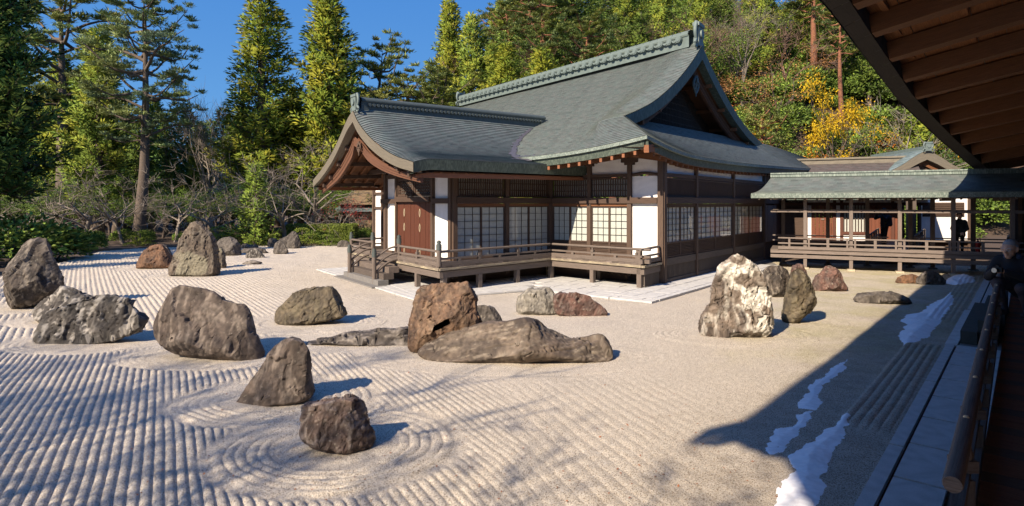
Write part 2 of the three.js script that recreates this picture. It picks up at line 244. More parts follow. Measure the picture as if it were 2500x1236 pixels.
const rockList = [
  // [label, style, thickness/half-width, facets, resolution, ring group, outline, front line if not the lowest point]
  ['tall dark upright rock with pale streaks at the left edge of the gravel', 'darkStreak', .8, 5, 74, 'D', [30,700, 24,665, 32,640, 50,612, 70,590, 95,582, 112,590, 130,625, 148,670, 146,700, 120,720, 85,745, 45,758, 38,735]],
  ['jagged dark rock behind the broad dark crystalline rock', 'crystal', .6, 4, 60, 'D', [92,772, 98,745, 128,718, 150,702, 175,707, 215,722, 250,738, 250,792, 110,790]],
  ['broad low black and white veined rock beside the tall dark upright rock', 'crystal', .62, 6, 96, 'D', [100,838, 97,815, 105,785, 115,768, 160,750, 200,735, 240,724, 290,728, 320,740, 335,760, 345,775, 345,800, 320,818, 260,834, 190,847, 150,850, 110,846]],
  ['large smooth brown rock with vertical pale streaks, biggest in the left of the garden', 'smooth', .55, 3, 110, 'C', [384,812, 381,780, 395,755, 412,725, 425,706, 445,700, 490,706, 515,715, 540,732, 590,745, 603,760, 615,800, 630,845, 643,870, 638,886, 560,884, 480,870, 430,857, 390,836]],
  ['olive brown wedge shaped rock standing alone in the raked gravel before the wooden steps', 'olive', .7, 5, 84, 'E', [674,782, 680,760, 700,735, 725,712, 760,703, 800,702, 815,715, 830,740, 842,768, 822,776, 790,786, 740,799, 700,796]],
  ['leaning dark brown rock with a slanted left side behind the low stump shaped rock', 'smooth', .75, 5, 96, 'B', [577,986, 590,965, 620,925, 645,885, 668,850, 690,833, 715,828, 740,836, 752,860, 757,920, 760,965, 745,980, 690,993, 640,997, 590,992]],
  ['flat topped stump shaped rock ringed by raked gravel, nearest to the viewer', 'stump', .85, 3, 96, 'A', [742,1022, 737,1002, 745,990, 800,981, 860,975, 880,985, 895,1020, 908,1065, 912,1084, 882,1097, 858,1114, 840,1108, 800,1099, 760,1077, 742,1057]],
  ['brown upright block of rock behind the long wave shaped rock', 'brown', .6, 6, 96, 'F', [1003,852, 1000,800, 1008,760, 1018,720, 1040,700, 1070,695, 1110,685, 1140,692, 1155,715, 1165,755, 1170,790, 1168,815, 1110,850, 1060,866, 1015,862]],
  ['long low wave shaped rock with grain like driftwood in front of the brown block', 'wave', .42, 2, 130, 'F', [1035,870, 1030,850, 1045,835, 1090,820, 1130,808, 1180,792, 1240,783, 1285,778, 1310,790, 1340,808, 1380,828, 1400,832, 1440,826, 1462,819, 1475,830, 1490,855, 1493,872, 1480,882, 1430,887, 1370,884, 1250,892, 1150,890, 1070,882]],
  ['small dark rounded rock in the shadow of the brown block', 'shade', .8, 3, 40, 'F', [1158,800, 1160,752, 1180,745, 1205,755, 1220,775, 1226,797, 1200,812, 1170,812]],
  ['long flat slate like rock lying left of the brown block', 'slate', .35, 2, 90, 'F', [748,838, 770,828, 800,825, 830,817, 900,808, 960,804, 1004,806, 1006,842, 900,843, 845,847, 800,840]],
  ['pale grey rounded rock on the gravel beside the reddish lichen rock', 'grey', .65, 4, 56, 'J', [1266,766, 1262,745, 1268,725, 1285,710, 1310,706, 1340,704, 1350,715, 1356,735, 1361,760, 1350,769, 1300,771]],
  ['reddish rock blotched with grey lichen beside the pale grey rock', 'red', .6, 4, 60, 'J', [1357,762, 1356,722, 1366,714, 1390,718, 1410,717, 1440,726, 1455,738, 1475,755, 1483,768, 1470,775, 1400,774, 1360,768]],
  ['tall pointed rock with white crystalline face before the right wall of the hall', 'white', .62, 6, 110, 'G', [1712,820, 1710,806, 1722,770, 1735,735, 1740,705, 1757,665, 1775,635, 1790,622, 1810,626, 1830,640, 1845,650, 1862,670, 1868,700, 1875,740, 1880,770, 1878,802, 1865,820, 1830,828, 1780,825, 1740,826]],
  ['rounded dark grey rock just right of the tall white faced rock', 'darkStreak', .6, 3, 60, 'G', [1868,726, 1866,690, 1866,665, 1875,653, 1900,651, 1920,660, 1928,680, 1931,702, 1925,724]],
  ['slender leaning dark rock right of the rounded dark grey rock', 'olive', .8, 5, 70, 'G', [1915,786, 1913,760, 1918,730, 1925,690, 1935,666, 1950,657, 1965,665, 1978,690, 1983,710, 1982,740, 1965,767, 1945,787, 1930,792]],
  ['small reddish rock peeping out behind the slender leaning rock', 'red', .7, 3, 36, 'G', [1932,705, 1933,665, 1942,648, 1956,645, 1966,655, 1972,690, 1968,706]],
  ['purplish brown pointed rock before the covered corridor', 'red', .7, 5, 60, 'H', [1983,707, 1988,690, 2000,670, 2010,657, 2025,651, 2045,660, 2055,685, 2066,706, 2050,713, 2010,713, 1990,711]],
  ['long flat dark rock half in the shadow of the eaves', 'shade', .45, 2, 60, 'K', [2090,736, 2092,725, 2105,718, 2150,715, 2190,717, 2210,726, 2223,738, 2210,743, 2150,742, 2100,741]],
  ['small brown rock left of the dark rounded rock near the corridor', 'rust', .7, 3, 36, 'K', [2188,690, 2200,676, 2220,671, 2240,674, 2250,690, 2220,694]],
  ['small dark rounded rock crossed by the shadow edge near the corridor', 'shade', .7, 3, 40, 'K', [2240,693, 2246,676, 2262,665, 2285,665, 2300,676, 2306,692, 2280,697]],
  ['rust brown rounded rock left of the tallest rock at the back', 'rust', .8, 5, 46, 'I', [338,655, 343,630, 355,610, 375,600, 395,600, 408,620, 419,652, 390,657, 350,658]],
  ['dark rock hiding behind the rust brown rounded rock', 'shade', .6, 3, 30, 'I', [385,640, 388,602, 400,598, 412,610, 424,640, 410,645]],
  ['tallest grey brown rock with a greenish patch at the back left', 'tall', .75, 6, 90, 'I', [420,672, 424,640, 436,610, 442,575, 458,552, 480,541, 500,548, 515,575, 526,610, 530,640, 528,670, 500,677, 455,675]],
  ['narrow pale rock leaning on the right of the tallest rock', 'tall', .6, 2, 34, 'I', [518,655, 520,612, 530,603, 541,606, 549,640, 550,655]],
  ['blue black rounded rock in the shade behind the tallest rock', 'shade', .7, 4, 40, 'N', [527,620, 530,592, 545,582, 565,580, 578,588, 585,610, 584,625]],
  ['black squat rock in front of the blue black rounded rock', 'shade', .7, 3, 34, 'N', [552,622, 556,600, 566,593, 577,596, 587,615, 586,624]],
  ['low flat shaded rock in the middle of the back row', 'shade', .4, 2, 30, 'N', [586,607, 590,598, 610,597, 626,599, 630,607]],
  ['long low black rock lying in the shaded back row', 'shade', .35, 2, 34, 'N', [588,619, 592,610, 615,606, 645,609, 656,618]],
  ['speckled black rock in front of the long low black rock', 'crystal', .7, 3, 36, 'N', [602,630, 606,614, 620,608, 632,612, 642,624, 648,631]],
  ['thin flat stone sunk in the gravel before the shaded rocks', 'slate', .4, 1, 26, 'N', [590,645, 605,638, 625,637, 640,642, 625,646]],
  ['small black block left of the large shaded rock at the back', 'shade', .7, 2, 28, 'N', [655,604, 657,584, 666,582, 676,586, 681,603]],
  ['rounded black rock in front of the large shaded rock at the back', 'shade', .7, 3, 34, 'N', [669,620, 672,596, 682,588, 692,595, 703,617, 690,621]],
  ['large shaded rock at the back near the hedge', 'shade', .6, 4, 40, 'N', [681,607, 683,585, 700,578, 714,566, 724,572, 731,606]],
  ['small pale topped rock on the low bank before the hedge', 'shade', .7, 2, 26, 'N', [769,586, 772,573, 782,570, 793,574, 796,586]],
  ['small dark rock at the foot of the wooden railing', 'shade', .6, 2, 28, 'N', [824,604, 828,590, 840,588, 850,591, 852,604]],
];
function nets(f, lo, hi, cell) {                           // surface of f < 0 on a grid (naive surface nets)
  const nx = Math.ceil((hi[0] - lo[0]) / cell) + 1, ny = Math.ceil((hi[1] - lo[1]) / cell) + 1, nz = Math.ceil((hi[2] - lo[2]) / cell) + 1, g = new Float32Array(nx * ny * nz);
  for (let k = 0, q = 0; k < nz; k++) for (let j = 0; j < ny; j++) for (let i = 0; i < nx; i++) g[q++] = f(lo[0] + i * cell, lo[1] + j * cell, lo[2] + k * cell);
  const id = new Int32Array(nx * ny * nz).fill(-1), pos = [], idx = [], at = (i, j, k) => (k * ny + j) * nx + i;
  for (let k = 0; k < nz - 1; k++) for (let j = 0; j < ny - 1; j++) for (let i = 0; i < nx - 1; i++) {
    let n = 0, sx = 0, sy = 0, sz = 0, m = 0;
    const c = []; for (let b = 0; b < 8; b++) { const v = g[at(i + (b & 1), j + (b >> 1 & 1), k + (b >> 2))]; c.push(v); if (v < 0) m++; }
    if (m === 0 || m === 8) continue;
    for (let b = 0; b < 8; b++) for (const e of [1, 2, 4]) if (!(b & e)) { const u = c[b], v = c[b | e]; if ((u < 0) !== (v < 0)) { const t = u / (u - v); n++; sx += (b & 1) + (e === 1 ? t : 0); sy += (b >> 1 & 1) + (e === 2 ? t : 0); sz += (b >> 2) + (e === 4 ? t : 0); } }
    id[at(i, j, k)] = pos.length / 3; pos.push(lo[0] + (i + sx / n) * cell, lo[1] + (j + sy / n) * cell, lo[2] + (k + sz / n) * cell);
  }
  for (let k = 1; k < nz - 1; k++) for (let j = 1; j < ny - 1; j++) for (let i = 1; i < nx - 1; i++) {
    const a = g[at(i, j, k)] < 0;
    for (const [d, q] of [[[1, 0, 0], [[0, 0, 0], [0, -1, 0], [0, -1, -1], [0, 0, -1]]], [[0, 1, 0], [[0, 0, 0], [0, 0, -1], [-1, 0, -1], [-1, 0, 0]]], [[0, 0, 1], [[0, 0, 0], [-1, 0, 0], [-1, -1, 0], [0, -1, 0]]]]) {
      if ((g[at(i + d[0], j + d[1], k + d[2])] < 0) === a) continue;
      const v = q.map(([x, y, z]) => id[at(i + x, j + y, k + z)]); if (v.some((x) => x < 0)) continue;
      a ? idx.push(v[0], v[1], v[2], v[0], v[2], v[3]) : idx.push(v[0], v[2], v[1], v[0], v[3], v[2]);
    }
  }
  const geo = new THREE.BufferGeometry(); geo.setAttribute('position', new THREE.Float32BufferAttribute(pos, 3)); geo.setIndex(idx); return geo;
}
function polySdf(P, x, y) {
  let d = 1e9, s = 1;
  for (let i = 0, j = P.length - 1; i < P.length; j = i++) {
    const ex = P[j][0] - P[i][0], ey = P[j][1] - P[i][1], wx = x - P[i][0], wy = y - P[i][1], t = clamp((wx * ex + wy * ey) / (ex * ex + ey * ey)), bx = wx - ex * t, by = wy - ey * t;
    d = Math.min(d, bx * bx + by * by);
    const c1 = y >= P[i][1], c2 = y < P[j][1], c3 = ex * wy > ey * wx; if ((c1 && c2 && c3) || (!c1 && !c2 && !c3)) s = -s;
  }
  return s * Math.sqrt(d);
}
const footprints = [];
const mix3 = (a, b, t) => [lerp(a[0], b[0], t), lerp(a[1], b[1], t), lerp(a[2], b[2], t)];
function makeRock([label, style, tk, facets, res, ring, o], seed) {
  const S = ST[style], wm = style === 'white' || style === 'grey' || style === 'crystal' ? [1, .97, .93] : [.84, .765, .69], r = rng(seed * 31 + 5), q = []; for (let i = 0; i < o.length; i += 2) q.push([o[i], o[i + 1]]);
  const bot = Math.max(...q.map((p) => p[1])), zf = F * HC / (bot - HY), xs = q.map((p) => p[0]), cx = (Math.min(...xs) + Math.max(...xs)) / 2;
  const hw = (Math.max(...xs) - Math.min(...xs)) / 2 / F * zf, T = Math.min(hw * tk, 1.1), zc = zf + T * .8;
  // refine: the outline in the rock's own upright plane, in metres, closed below ground
  let P = q.map(([x, y]) => [(x - cx) / F * zc, Math.max(-.16, HC - (y - HY) / F * zc)]);
  const C = new THREE.CatmullRomCurve3(P.map(([x, y]) => V(x, y, 0)), true, 'centripetal'); P = C.getSpacedPoints(90).slice(0, 90).map((p) => [p.x, p.y]);
  const top = Math.max(...P.map((p) => p[1])), w = Math.max(hw, top / 2), R = Math.min(hw, top) * .62;
  const pl = []; for (let i = 0; i < facets * 2.4; i++) { const s = i % 3 === 2 ? -1 : 1, n = V((r() - .5) * 1.7, .1 + r() * .8, s * (.5 + r())).normalize(), sup = Math.max(...P.map((p) => n.x * p[0] + n.y * p[1])); pl.push([n, sup * (.88 + .1 * r()) + Math.abs(n.z) * T * (.10 + .34 * r())]); }
  const memo = new Map(), sdf2 = (x, y) => { const k = Math.round(x * 4096) * 65536 + Math.round(y * 4096); let v = memo.get(k); if (v === undefined) memo.set(k, v = polySdf(P, x, y)); return v; };
  const f = (x, y, z) => {
    let d = sdf2(x, y) + R * Math.pow(Math.abs(z) / T, 2.4);
    for (const [n, c] of pl) d = Math.max(d, (n.x * x + n.y * y + n.z * z - c) * .9);
    return d;
  };
  const cell = Math.max(2 * hw, top) / res, m = cell * 2.5;
  const geo = nets(f, [-hw * 1.15 - m, -.17, -T - m], [hw * 1.15 + m, top + m, T + m], cell); geo.computeVertexNormals();
  { // broken faces: every patch of the surface is drawn towards the plane of a nearby point
    const p = geo.attributes.position, nn = geo.attributes.normal, ch = S.chip ?? (style === 'smooth' ? .6 : style === 'wave' ? .4 : .95), sd = [], w2 = w; for (let i = 0; i < 18 + res * .35; i++) { const k = Math.floor(r() * p.count); sd.push([p.getX(k), p.getY(k), p.getZ(k), nn.getX(k), nn.getY(k), nn.getZ(k), r() * .12 * w2, (r() - .5) * .05 * w2]); }
    for (let i = 0; i < p.count; i++) { const x = p.getX(i), y = p.getY(i), z = p.getZ(i), jx = .10 * w2 * n3(x * 3 / w2 + seed, y * 3 / w2, z * 3 / w2), jy = .07 * w2 * n3(x * 7 / w2, y * 7 / w2 + seed, z * 7 / w2); let b = 1e9, q = null; for (const e of sd) { const d = Math.hypot(x - e[0] + jx, (y - e[1]) * .7 + jy, z - e[2]) + e[6]; if (d < b) { b = d; q = e; } } const h = clamp((x - q[0]) * q[3] + (y - q[1]) * q[4] + (z - q[2]) * q[5], -.10 * w2, .10 * w2); const m = (-h * ch + q[7] * ch) * sst(y, -.02, .12); p.setXYZ(i, x + q[3] * m, y + q[4] * m, z + q[5] * m); }
    geo.computeVertexNormals();
  }
  const p = geo.attributes.position, nn = geo.attributes.normal, col = new Float32Array(p.count * 3), sc = w, off = seed * 13.7, lay = S.lay ?? 4, la = Math.atan(lay), ca = Math.cos(la), sa = Math.sin(la);
  for (let i = 0; i < p.count; i++) {
    const x = p.getX(i), y = p.getY(i), z = p.getZ(i), k = 1 / sc;
    const lx = (x * ca + y * sa), ly = (-x * sa + y * ca);                               // along and across the layers
    const wx = .35 * n3(x * k * 1.3 + off, y * k * 1.3, z * k * 1.3), big = fbm3(x * k * 1.1 + off, y * k * 1.1, z * k * 1.1, 2), str = fbm3(lx * k * .8 + off + wx, ly * k * 3.6 + wx * 2, z * k * 2.0 + off, 4), rid = 1 - Math.abs(n3(lx * k * 1.1 - off + wx, ly * k * 2.6 + 3, z * k * 1.9)) * 1.7;
    const fine = fbm3(x * 9 + off, y * 9, z * 9, 4), patch = fbm3(x * k * 1.6 - off, y * k * 1.6 + off, z * k * 1.6, 4), crack = Math.max(1 - sst(Math.abs(n3(lx * k * .9 + 9 + wx, ly * k * 1.7 + off, z * k * 1.2)), 0, .035), .8 * (1 - sst(Math.abs(n3(lx * k * 2.1 + 5 - wx, ly * k * 3.1 + off, z * k * 2.4)), 0, .03)));
    const e = sst(y, .0, .12);
    const d = sc * (.040 * big + .020 * str * S.rough + .016 * Math.max(0, rid - .25) * S.rough - .035 * crack * S.rough * .7) * (.4 + .6 * e) + .011 * fine * S.rough;
    p.setXYZ(i, x + nn.getX(i) * d, y + nn.getY(i) * d, z + nn.getZ(i) * d);
    let c = mix3(S.b, S.d, clamp(.52 + 1.25 * patch + .9 * str)); c = mix3(c, S.d, crack * .85);
    const st = sst(fbm3(x * 4.2 / Math.sqrt(sc) + off + wx, y * .6, z * 4.2 + off, 4) + .30 * patch, .0, .36) * S.streak; c = mix3(c, S.l, st * .85);
    if (S.bands) { const bd = sst(fbm3(lx * 1.6 + off, ly * 11, z * 3, 3), .08, .4); c = mix3(c, S.l, bd * S.bands); }
    let vn = S.vein * sst(n3(lx * k * 1.7 + off + 5, ly * k * 4.5, z * k * 2) + .55 * fine + .3 * big, .18, .52);
    if (S.side) { const sd = sst(x + .30 * (.7 - y) * -1 + .5 * big * sc + .12 * patch, -.22 * hw, .06 * hw), dk = sst(patch * 1.1 + .55 * n3(x * 2.6 + 3, y * 2.6, z * 2.6) + .25 * fine, .0, .2); vn = clamp(sd * (.95 + .5 * fine) * (1 - .9 * dk) * (1 - .8 * crack)); if (dk * sd > .3) c = mix3(c, [.13, .085, .055], .5); }
    c = mix3(c, S.l, vn);
    if (S.spot) { const sp = sst(n3(x * 10 + off, y * 10, z * 10) * .7 + n3(x * 23, y * 23 + off, z * 23) * .4, .80 - .38 * S.spot, .86 - .34 * S.spot); c = mix3(c, [.34, .33, .29], sp * .55); }
    if (S.top) { const tp = sst(y + .05 * fine, top * .80, top * .88) * sst(nn.getY(i), .3, .7); c = mix3(c, S.top, tp * .85); }
    if (style === 'tall') { const g = sst(.34 * hw + .3 * big - Math.hypot(x + .05, y - .55) * .55, -.06, .05) * (z > 0 ? 1 : 0); c = mix3(c, [.26, .26, .20], g * .75); }
    const v = .70 + .56 * (fine + .22); col[i * 3] = c[0] * v * wm[0]; col[i * 3 + 1] = c[1] * v * wm[1]; col[i * 3 + 2] = c[2] * v * wm[2];
  }
  geo.setAttribute('color', new THREE.BufferAttribute(col, 3)); geo.computeVertexNormals();
  const uv = new Float32Array(p.count * 2); for (let i = 0; i < p.count; i++) { uv[i * 2] = p.getX(i) + p.getZ(i) * .7; uv[i * 2 + 1] = p.getY(i) + p.getZ(i) * .3; } geo.setAttribute('uv', new THREE.BufferAttribute(uv, 2));
  const o3 = mesh('rock', geo, M.rock); o3.position.copy(W((cx - 1250) / F * zc, 0, zc)); tag(o3, label, 'rock');
  footprints.push({ x: (cx - 1250) / F * zc, z: zc, rx: hw, rz: T, g: ring });
}
rockList.forEach((r, i) => makeRock(r, i + 1));

// ---------- ground ----------
const vDir = hdir(40.9), nDir = hdir(-49.1);                // along our veranda, and out from it over the gravel
const across = (x, z) => x * nDir.x + z * -nDir.z;          // metres out from the line under the camera
const hillH = (x, z) => { const k = sst(x, -11, 3), d = Math.max(0, z - 47), dd = 42 * (1 - Math.exp(-d / 42)); return k * dd * .98 * sst(d, 0, 14) + 1.2 * fbm2(x * .08, z * .08, 3) * sst(z, 46, 60); };
{
  const mb = new MB(), xs = steps(90, -170, 190), zs = [-40, -10, 0, 5, 10, 20, 30, 36, 40, ...steps(46, 44, 160), 220, 420, 800];
  mb.sheet((x, z) => W(x * (z > 160 ? z / 160 : 1), -.06 + (z > 36 ? hillH(x, z) : 0) + (z > 38.5 ? .16 * sst(z, 38.5, 42) : 0), z), xs, zs, (x, z) => [x * .5, z * .5]);
  const g = mb.build('ground', M.earth); g.userData.kind = 'structure'; tag(g, 'dark brown soil under the trees and up the wooded slope', 'ground');
}
const ringOf = { A: [.30, .92, .030], B: [.14, .74, .028], C: [.10, .52, .026], D: [.16, .50, .02], E: [.26, .80, .028], F: [.42, .80, .010], G: [.26, .80, .020], H: [.3, .8, .014], I: [.25, .7, .02], J: [.2, .5, .006], K: [.25, .6, .006], N: [.3, .3, 0] };
const rake = (t, p = .5) => Math.pow(Math.abs(Math.sin(Math.PI * t)), p);
function gravelHeight(x, z) {
  const px = 1250 + F * x / z, wob = .05 * n2(x * .6, z * .6) + .012 * n2(x * 2.3, z * 2.3);
  let h = .012 * n2(x * .5, z * .5) + .003 * n2(x * 9, z * 9) + .002 * n2(x * 21, z * 21), keep = 1;
  for (const g in groups) {
    let d = 9; for (const e of groups[g]) { const dx = x - e.x, dz = z - e.z; if (Math.abs(dx) > e.rx + 2.2 || Math.abs(dz) > e.rz + 2.2) continue; const k = Math.hypot(dx / e.rx, dz / e.rz); d = Math.min(d, (k - 1) * Math.min(e.rx, e.rz) * .55 + (k - 1) * Math.max(e.rx, e.rz) * .45); }
    if (d > 2) continue;
    const [a, b, amp] = ringOf[g]; d += wob;
    keep *= sst(d, b + .02, b + .20);
    if (d > a - .1 && d < b && amp) h += amp * rake((d - a) / .118) * sst(d, a - .06, a + .05) * (1 - sst(d, b - .04, b)) * (.45 + .55 * sst(n2(x * .9 + 7, z * .9), -.5, .3));
  }
  const up = sst(z + .25 * n2(x, z), 11.0, 11.8), rt = sst(px, 1080, 1420);
  let am = lerp(1, .62, sst(px, 560, 1000)); am = lerp(am, .34, sst(px, 1000, 1420)); am = lerp(am, .10, sst(px, 1500, 1800)); am = lerp(am, .05, sst(px, 1850, 2000));
  am *= 1 - sst(z, 8.6, 10.4) * sst(px, 880, 1120);
  const amU = lerp(1, .42, sst(px, 560, 760)) * (1 - .9 * sst(px, 800, 1000));
  const lo = lerp(rake((x + .585 * z + wob * .10) / .120), rake((x + .38 * z + wob * .1) / .185, .4), rt), hi = rake((x + .725 * z + wob * .12) / .178);
  h += keep * (.050 + .008 * n2(x * 1.7 + 5, z * 1.7)) * lerp(lo * am * .95, hi * amU, up);
  const n = across(x, z); if (n < 1.95) { const t = x * vDir.x + z * -vDir.z; h += .034 * rake((n - 1.25) / .115) * sst(n, 1.2, 1.27) * (1 - sst(n, 1.78, 1.86)) * Math.max(sst(t, 8.2, 8.8) * (1 - sst(t, 14, 14.4)), sst(t, 17, 18) * .8); }
  return h;
}
const groups = {}; for (const f of footprints) (groups[f.g] ||= []).push(f);
{
  const far = [[-400, 700], [0, 676], [150, 642], [250, 614], [400, 605], [620, 601], [870, 600], [1000, 610], [1400, 640], [1870, 640], [2200, 646], [2380, 650], [2900, 660]];
  const zFar = (px) => { let i = 0; while (i < far.length - 2 && far[i + 1][0] < px) i++; const t = clamp((px - far[i][0]) / (far[i + 1][0] - far[i][0])); return F * HC / (lerp(far[i][1], far[i + 1][1], t) - HY); };
  const nz = 600, nq = 900, z0 = 4.5, z1 = 41.5, q0 = -.97, q1 = .80, pos = new Float32Array((nz + 1) * (nq + 1) * 3), uv = new Float32Array((nz + 1) * (nq + 1) * 2), col = new Float32Array(pos.length), ok = new Uint8Array((nz + 1) * (nq + 1)), idx = [];
  for (let j = 0, k = 0; j <= nz; j++) { const z = z0 * Math.pow(z1 / z0, j / nz); for (let i = 0; i <= nq; i++, k++) {
    const q = lerp(q0, q1, i / nq), x = q * z, px = 1250 + F * q; let n = across(x, z);
    ok[k] = z < zFar(px) + .25 * n2(x, z) && n > 1.06 ? 1 : 0;
    pos[k * 3] = x; pos[k * 3 + 1] = ok[k] ? gravelHeight(x, z) : 0; pos[k * 3 + 2] = -z; uv[k * 2] = x; uv[k * 2 + 1] = z;
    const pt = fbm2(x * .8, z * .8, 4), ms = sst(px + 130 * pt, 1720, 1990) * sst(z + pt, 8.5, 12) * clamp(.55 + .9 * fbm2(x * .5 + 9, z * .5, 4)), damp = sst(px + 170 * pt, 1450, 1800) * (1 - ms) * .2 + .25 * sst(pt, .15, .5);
    let c = mix3([1, .955, .865], [.89, .835, .74], damp); c = mix3(c, [.72, .70, .40], ms * .7); { const dampShade = sst(3.5 + 1.3 * pt - across(x, z), 0, 1.3) * (.55 + .45 * sst(fbm2(x * 2.1 + 4, z * 2.1, 3), -.3, .3)); c = mix3(c, [.54, .49, .42], dampShade * .55); } const v = (1 + .10 * pt) * .80; col[k * 3] = c[0] * v; col[k * 3 + 1] = c[1] * v; col[k * 3 + 2] = c[2] * v;  // darker strip along the veranda: damp gravel, and eave shade deepened in the colour
  } }
  for (let j = 0; j < nz; j++) for (let i = 0; i < nq; i++) { const a = j * (nq + 1) + i, b = a + 1, c = a + nq + 1, d = c + 1; if (ok[a] && ok[b] && ok[c] && ok[d]) idx.push(a, b, d, a, d, c); }
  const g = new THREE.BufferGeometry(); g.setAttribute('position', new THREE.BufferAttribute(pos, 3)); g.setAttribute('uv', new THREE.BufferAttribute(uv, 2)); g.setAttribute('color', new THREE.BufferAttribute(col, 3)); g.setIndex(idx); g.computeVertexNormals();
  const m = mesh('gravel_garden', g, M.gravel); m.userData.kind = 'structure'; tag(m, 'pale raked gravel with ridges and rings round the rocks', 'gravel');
}
// ---------- the hall ----------
const hall = thing('temple_hall', 'large temple hall with grey green copper roofs and white walls behind the rock garden', 'temple hall');
hall.userData.kind = 'thing';
const Wc = W(-2.01, 0, 20.1), Ic = W(1.5, 0, 22.84), Cc = W(5.14, 0, 20.3);
const aW = hdir(52), bW = hdir(-38), aM = hdir(39.4), bM = Ic.clone().sub(Cc).normalize();
const P1 = new Face(Wc, bW, aW.clone().negate()), P2 = new Face(Wc, Ic.clone().sub(Wc), bW.clone().negate());
const P3 = new Face(Ic, Cc.clone().sub(Ic), V(-bM.z, 0, bM.x).multiplyScalar(1)), P4 = new Face(Cc, aM, hdir(129.4));
if (P3.n.z < 0) P3.n.negate();
const sAt = (f, px, d = 0) => onPlane(px, HY, f.at(0, 0, d), f.s).sub(f.o).dot(f.s);
const FL = .86;                                             // floor level
function shoji(f, s0, s1, y0, y1, cols, rows, kick, parent) {
  const fr = new MB(); const t = .036;
  f.box(fr, s0, s0 + t, y0, y1, -.03, .02); f.box(fr, s1 - t, s1, y0, y1, -.03, .02); f.box(fr, s0 + t, s1 - t, y1 - t, y1, -.03, .02); f.box(fr, s0 + t, s1 - t, y0, y0 + t * 1.3, -.03, .02);
  const g0 = kick ? kick : y0 + t * 1.3; if (kick) f.box(fr, s0 + t, s1 - t, kick - .05, kick, -.03, .02);
  const part = fr.build('shoji', M.dark, hall), la = new MB();
  for (let i = 1; i < cols; i++) { const s = lerp(s0 + t, s1 - t, i / cols); f.box(la, s - .005, s + .005, g0, y1 - t, -.018, .006); }
  for (let j = 1; j < rows; j++) { const y = lerp(g0, y1 - t, j / rows); f.box(la, s0 + t, s1 - t, y - .005, y + .005, -.016, .004); }
  la.build('lattice', M.lattice, part);
  f.one('paper', M.paper, part, s0 + t, s1 - t, g0, y1 - t, -.05, -.026);
  new MB().quad(f.at(s0 + t, g0, .012), f.at(s1 - t, g0, .012), f.at(s1 - t, y1 - t, .012), f.at(s0 + t, y1 - t, .012), f.n).build('glass', M.glass, part);
  if (kick) { f.one('kick_panel', M.post, part, s0 + t, s1 - t, y0 + t * 1.3, kick - .05, -.03, -.018); const sl = new MB(); for (let y = y0 + .09; y < kick - .07; y += .052) f.box(sl, s0 + t, s1 - t, y, y + .022, -.017, .008); sl.build('slats', M.dark, part); }
}
function transom(f, s0, s1, y0, y1, parent = hall) {
  const fr = new MB(); f.box(fr, s0, s1, y0, y0 + .05, -.03, .03); f.box(fr, s0, s1, y1 - .05, y1, -.03, .03);
  const part = fr.build('transom', M.dark, parent), bars = new MB(); f.one('transom_paper', M.paper, part, s0, s1, y0 + .05, y1 - .05, -.10, -.085);
  const n = Math.round((s1 - s0) / .095); for (let i = 1; i < n; i++) { const s = lerp(s0, s1, i / n); f.box(bars, s - .019, s + .019, y0 + .05, y1 - .05, -.02, .02); }
  for (const k of [.34, .66]) { const y = lerp(y0, y1, k); f.box(bars, s0, s1, y - .014, y + .014, -.03, -.021); }
  bars.build('bars', M.dark, part);
}
const beam = (f, s0, s1, y0, y1, d0, d1, mat = M.dark, name = 'beam') => f.one(name, mat, hall, s0, s1, y0, y1, d0, d1);
const post = (f, s, y0, y1, w = .15, mat = M.post, d0 = -.08, d1 = .09) => f.one('post', mat, hall, s - w / 2, s + w / 2, y0, y1, d0, d1);
const plaster = (f, s0, s1, y0, y1, d = -.03) => f.one('plaster_panel', M.plaster, hall, s0, s1, y0, y1, d - .06, d);
// wing, long side
{
  const L = Ic.distanceTo(Wc), ps = [.06, sAt(P2, 1236), L - .06];
  ps.forEach((s, i) => post(P2, s, .25, 4.2, i === 1 ? .15 : .17));
  beam(P2, .1, L - .1, 2.80, 3.01, -.05, .13); beam(P2, .1, L, 3.80, 3.97, -.06, .07); beam(P2, .1, L - .1, 2.70, 2.795, -.06, .05, M.rafter, 'lintel'); beam(P2, .1, L - .1, FL - .12, FL + .06, -.06, .06, M.post, 'sill');
  for (let k = 0; k < 2; k++) { const a = ps[k] + .08, b = ps[k + 1] - .08, m = (a + b) / 2; shoji(P2, a, m, FL + .06, 2.70, 3, 7, 0); shoji(P2, m, b, FL + .06, 2.70, 3, 7, 0); transom(P2, a, b, 3.03, 3.78); }
  plaster(P2, .1, L, 3.97, 4.3);
  P2.one('base_wall', M.dark, hall, 0, L, 0, FL - .12, -.34, -.28);
}
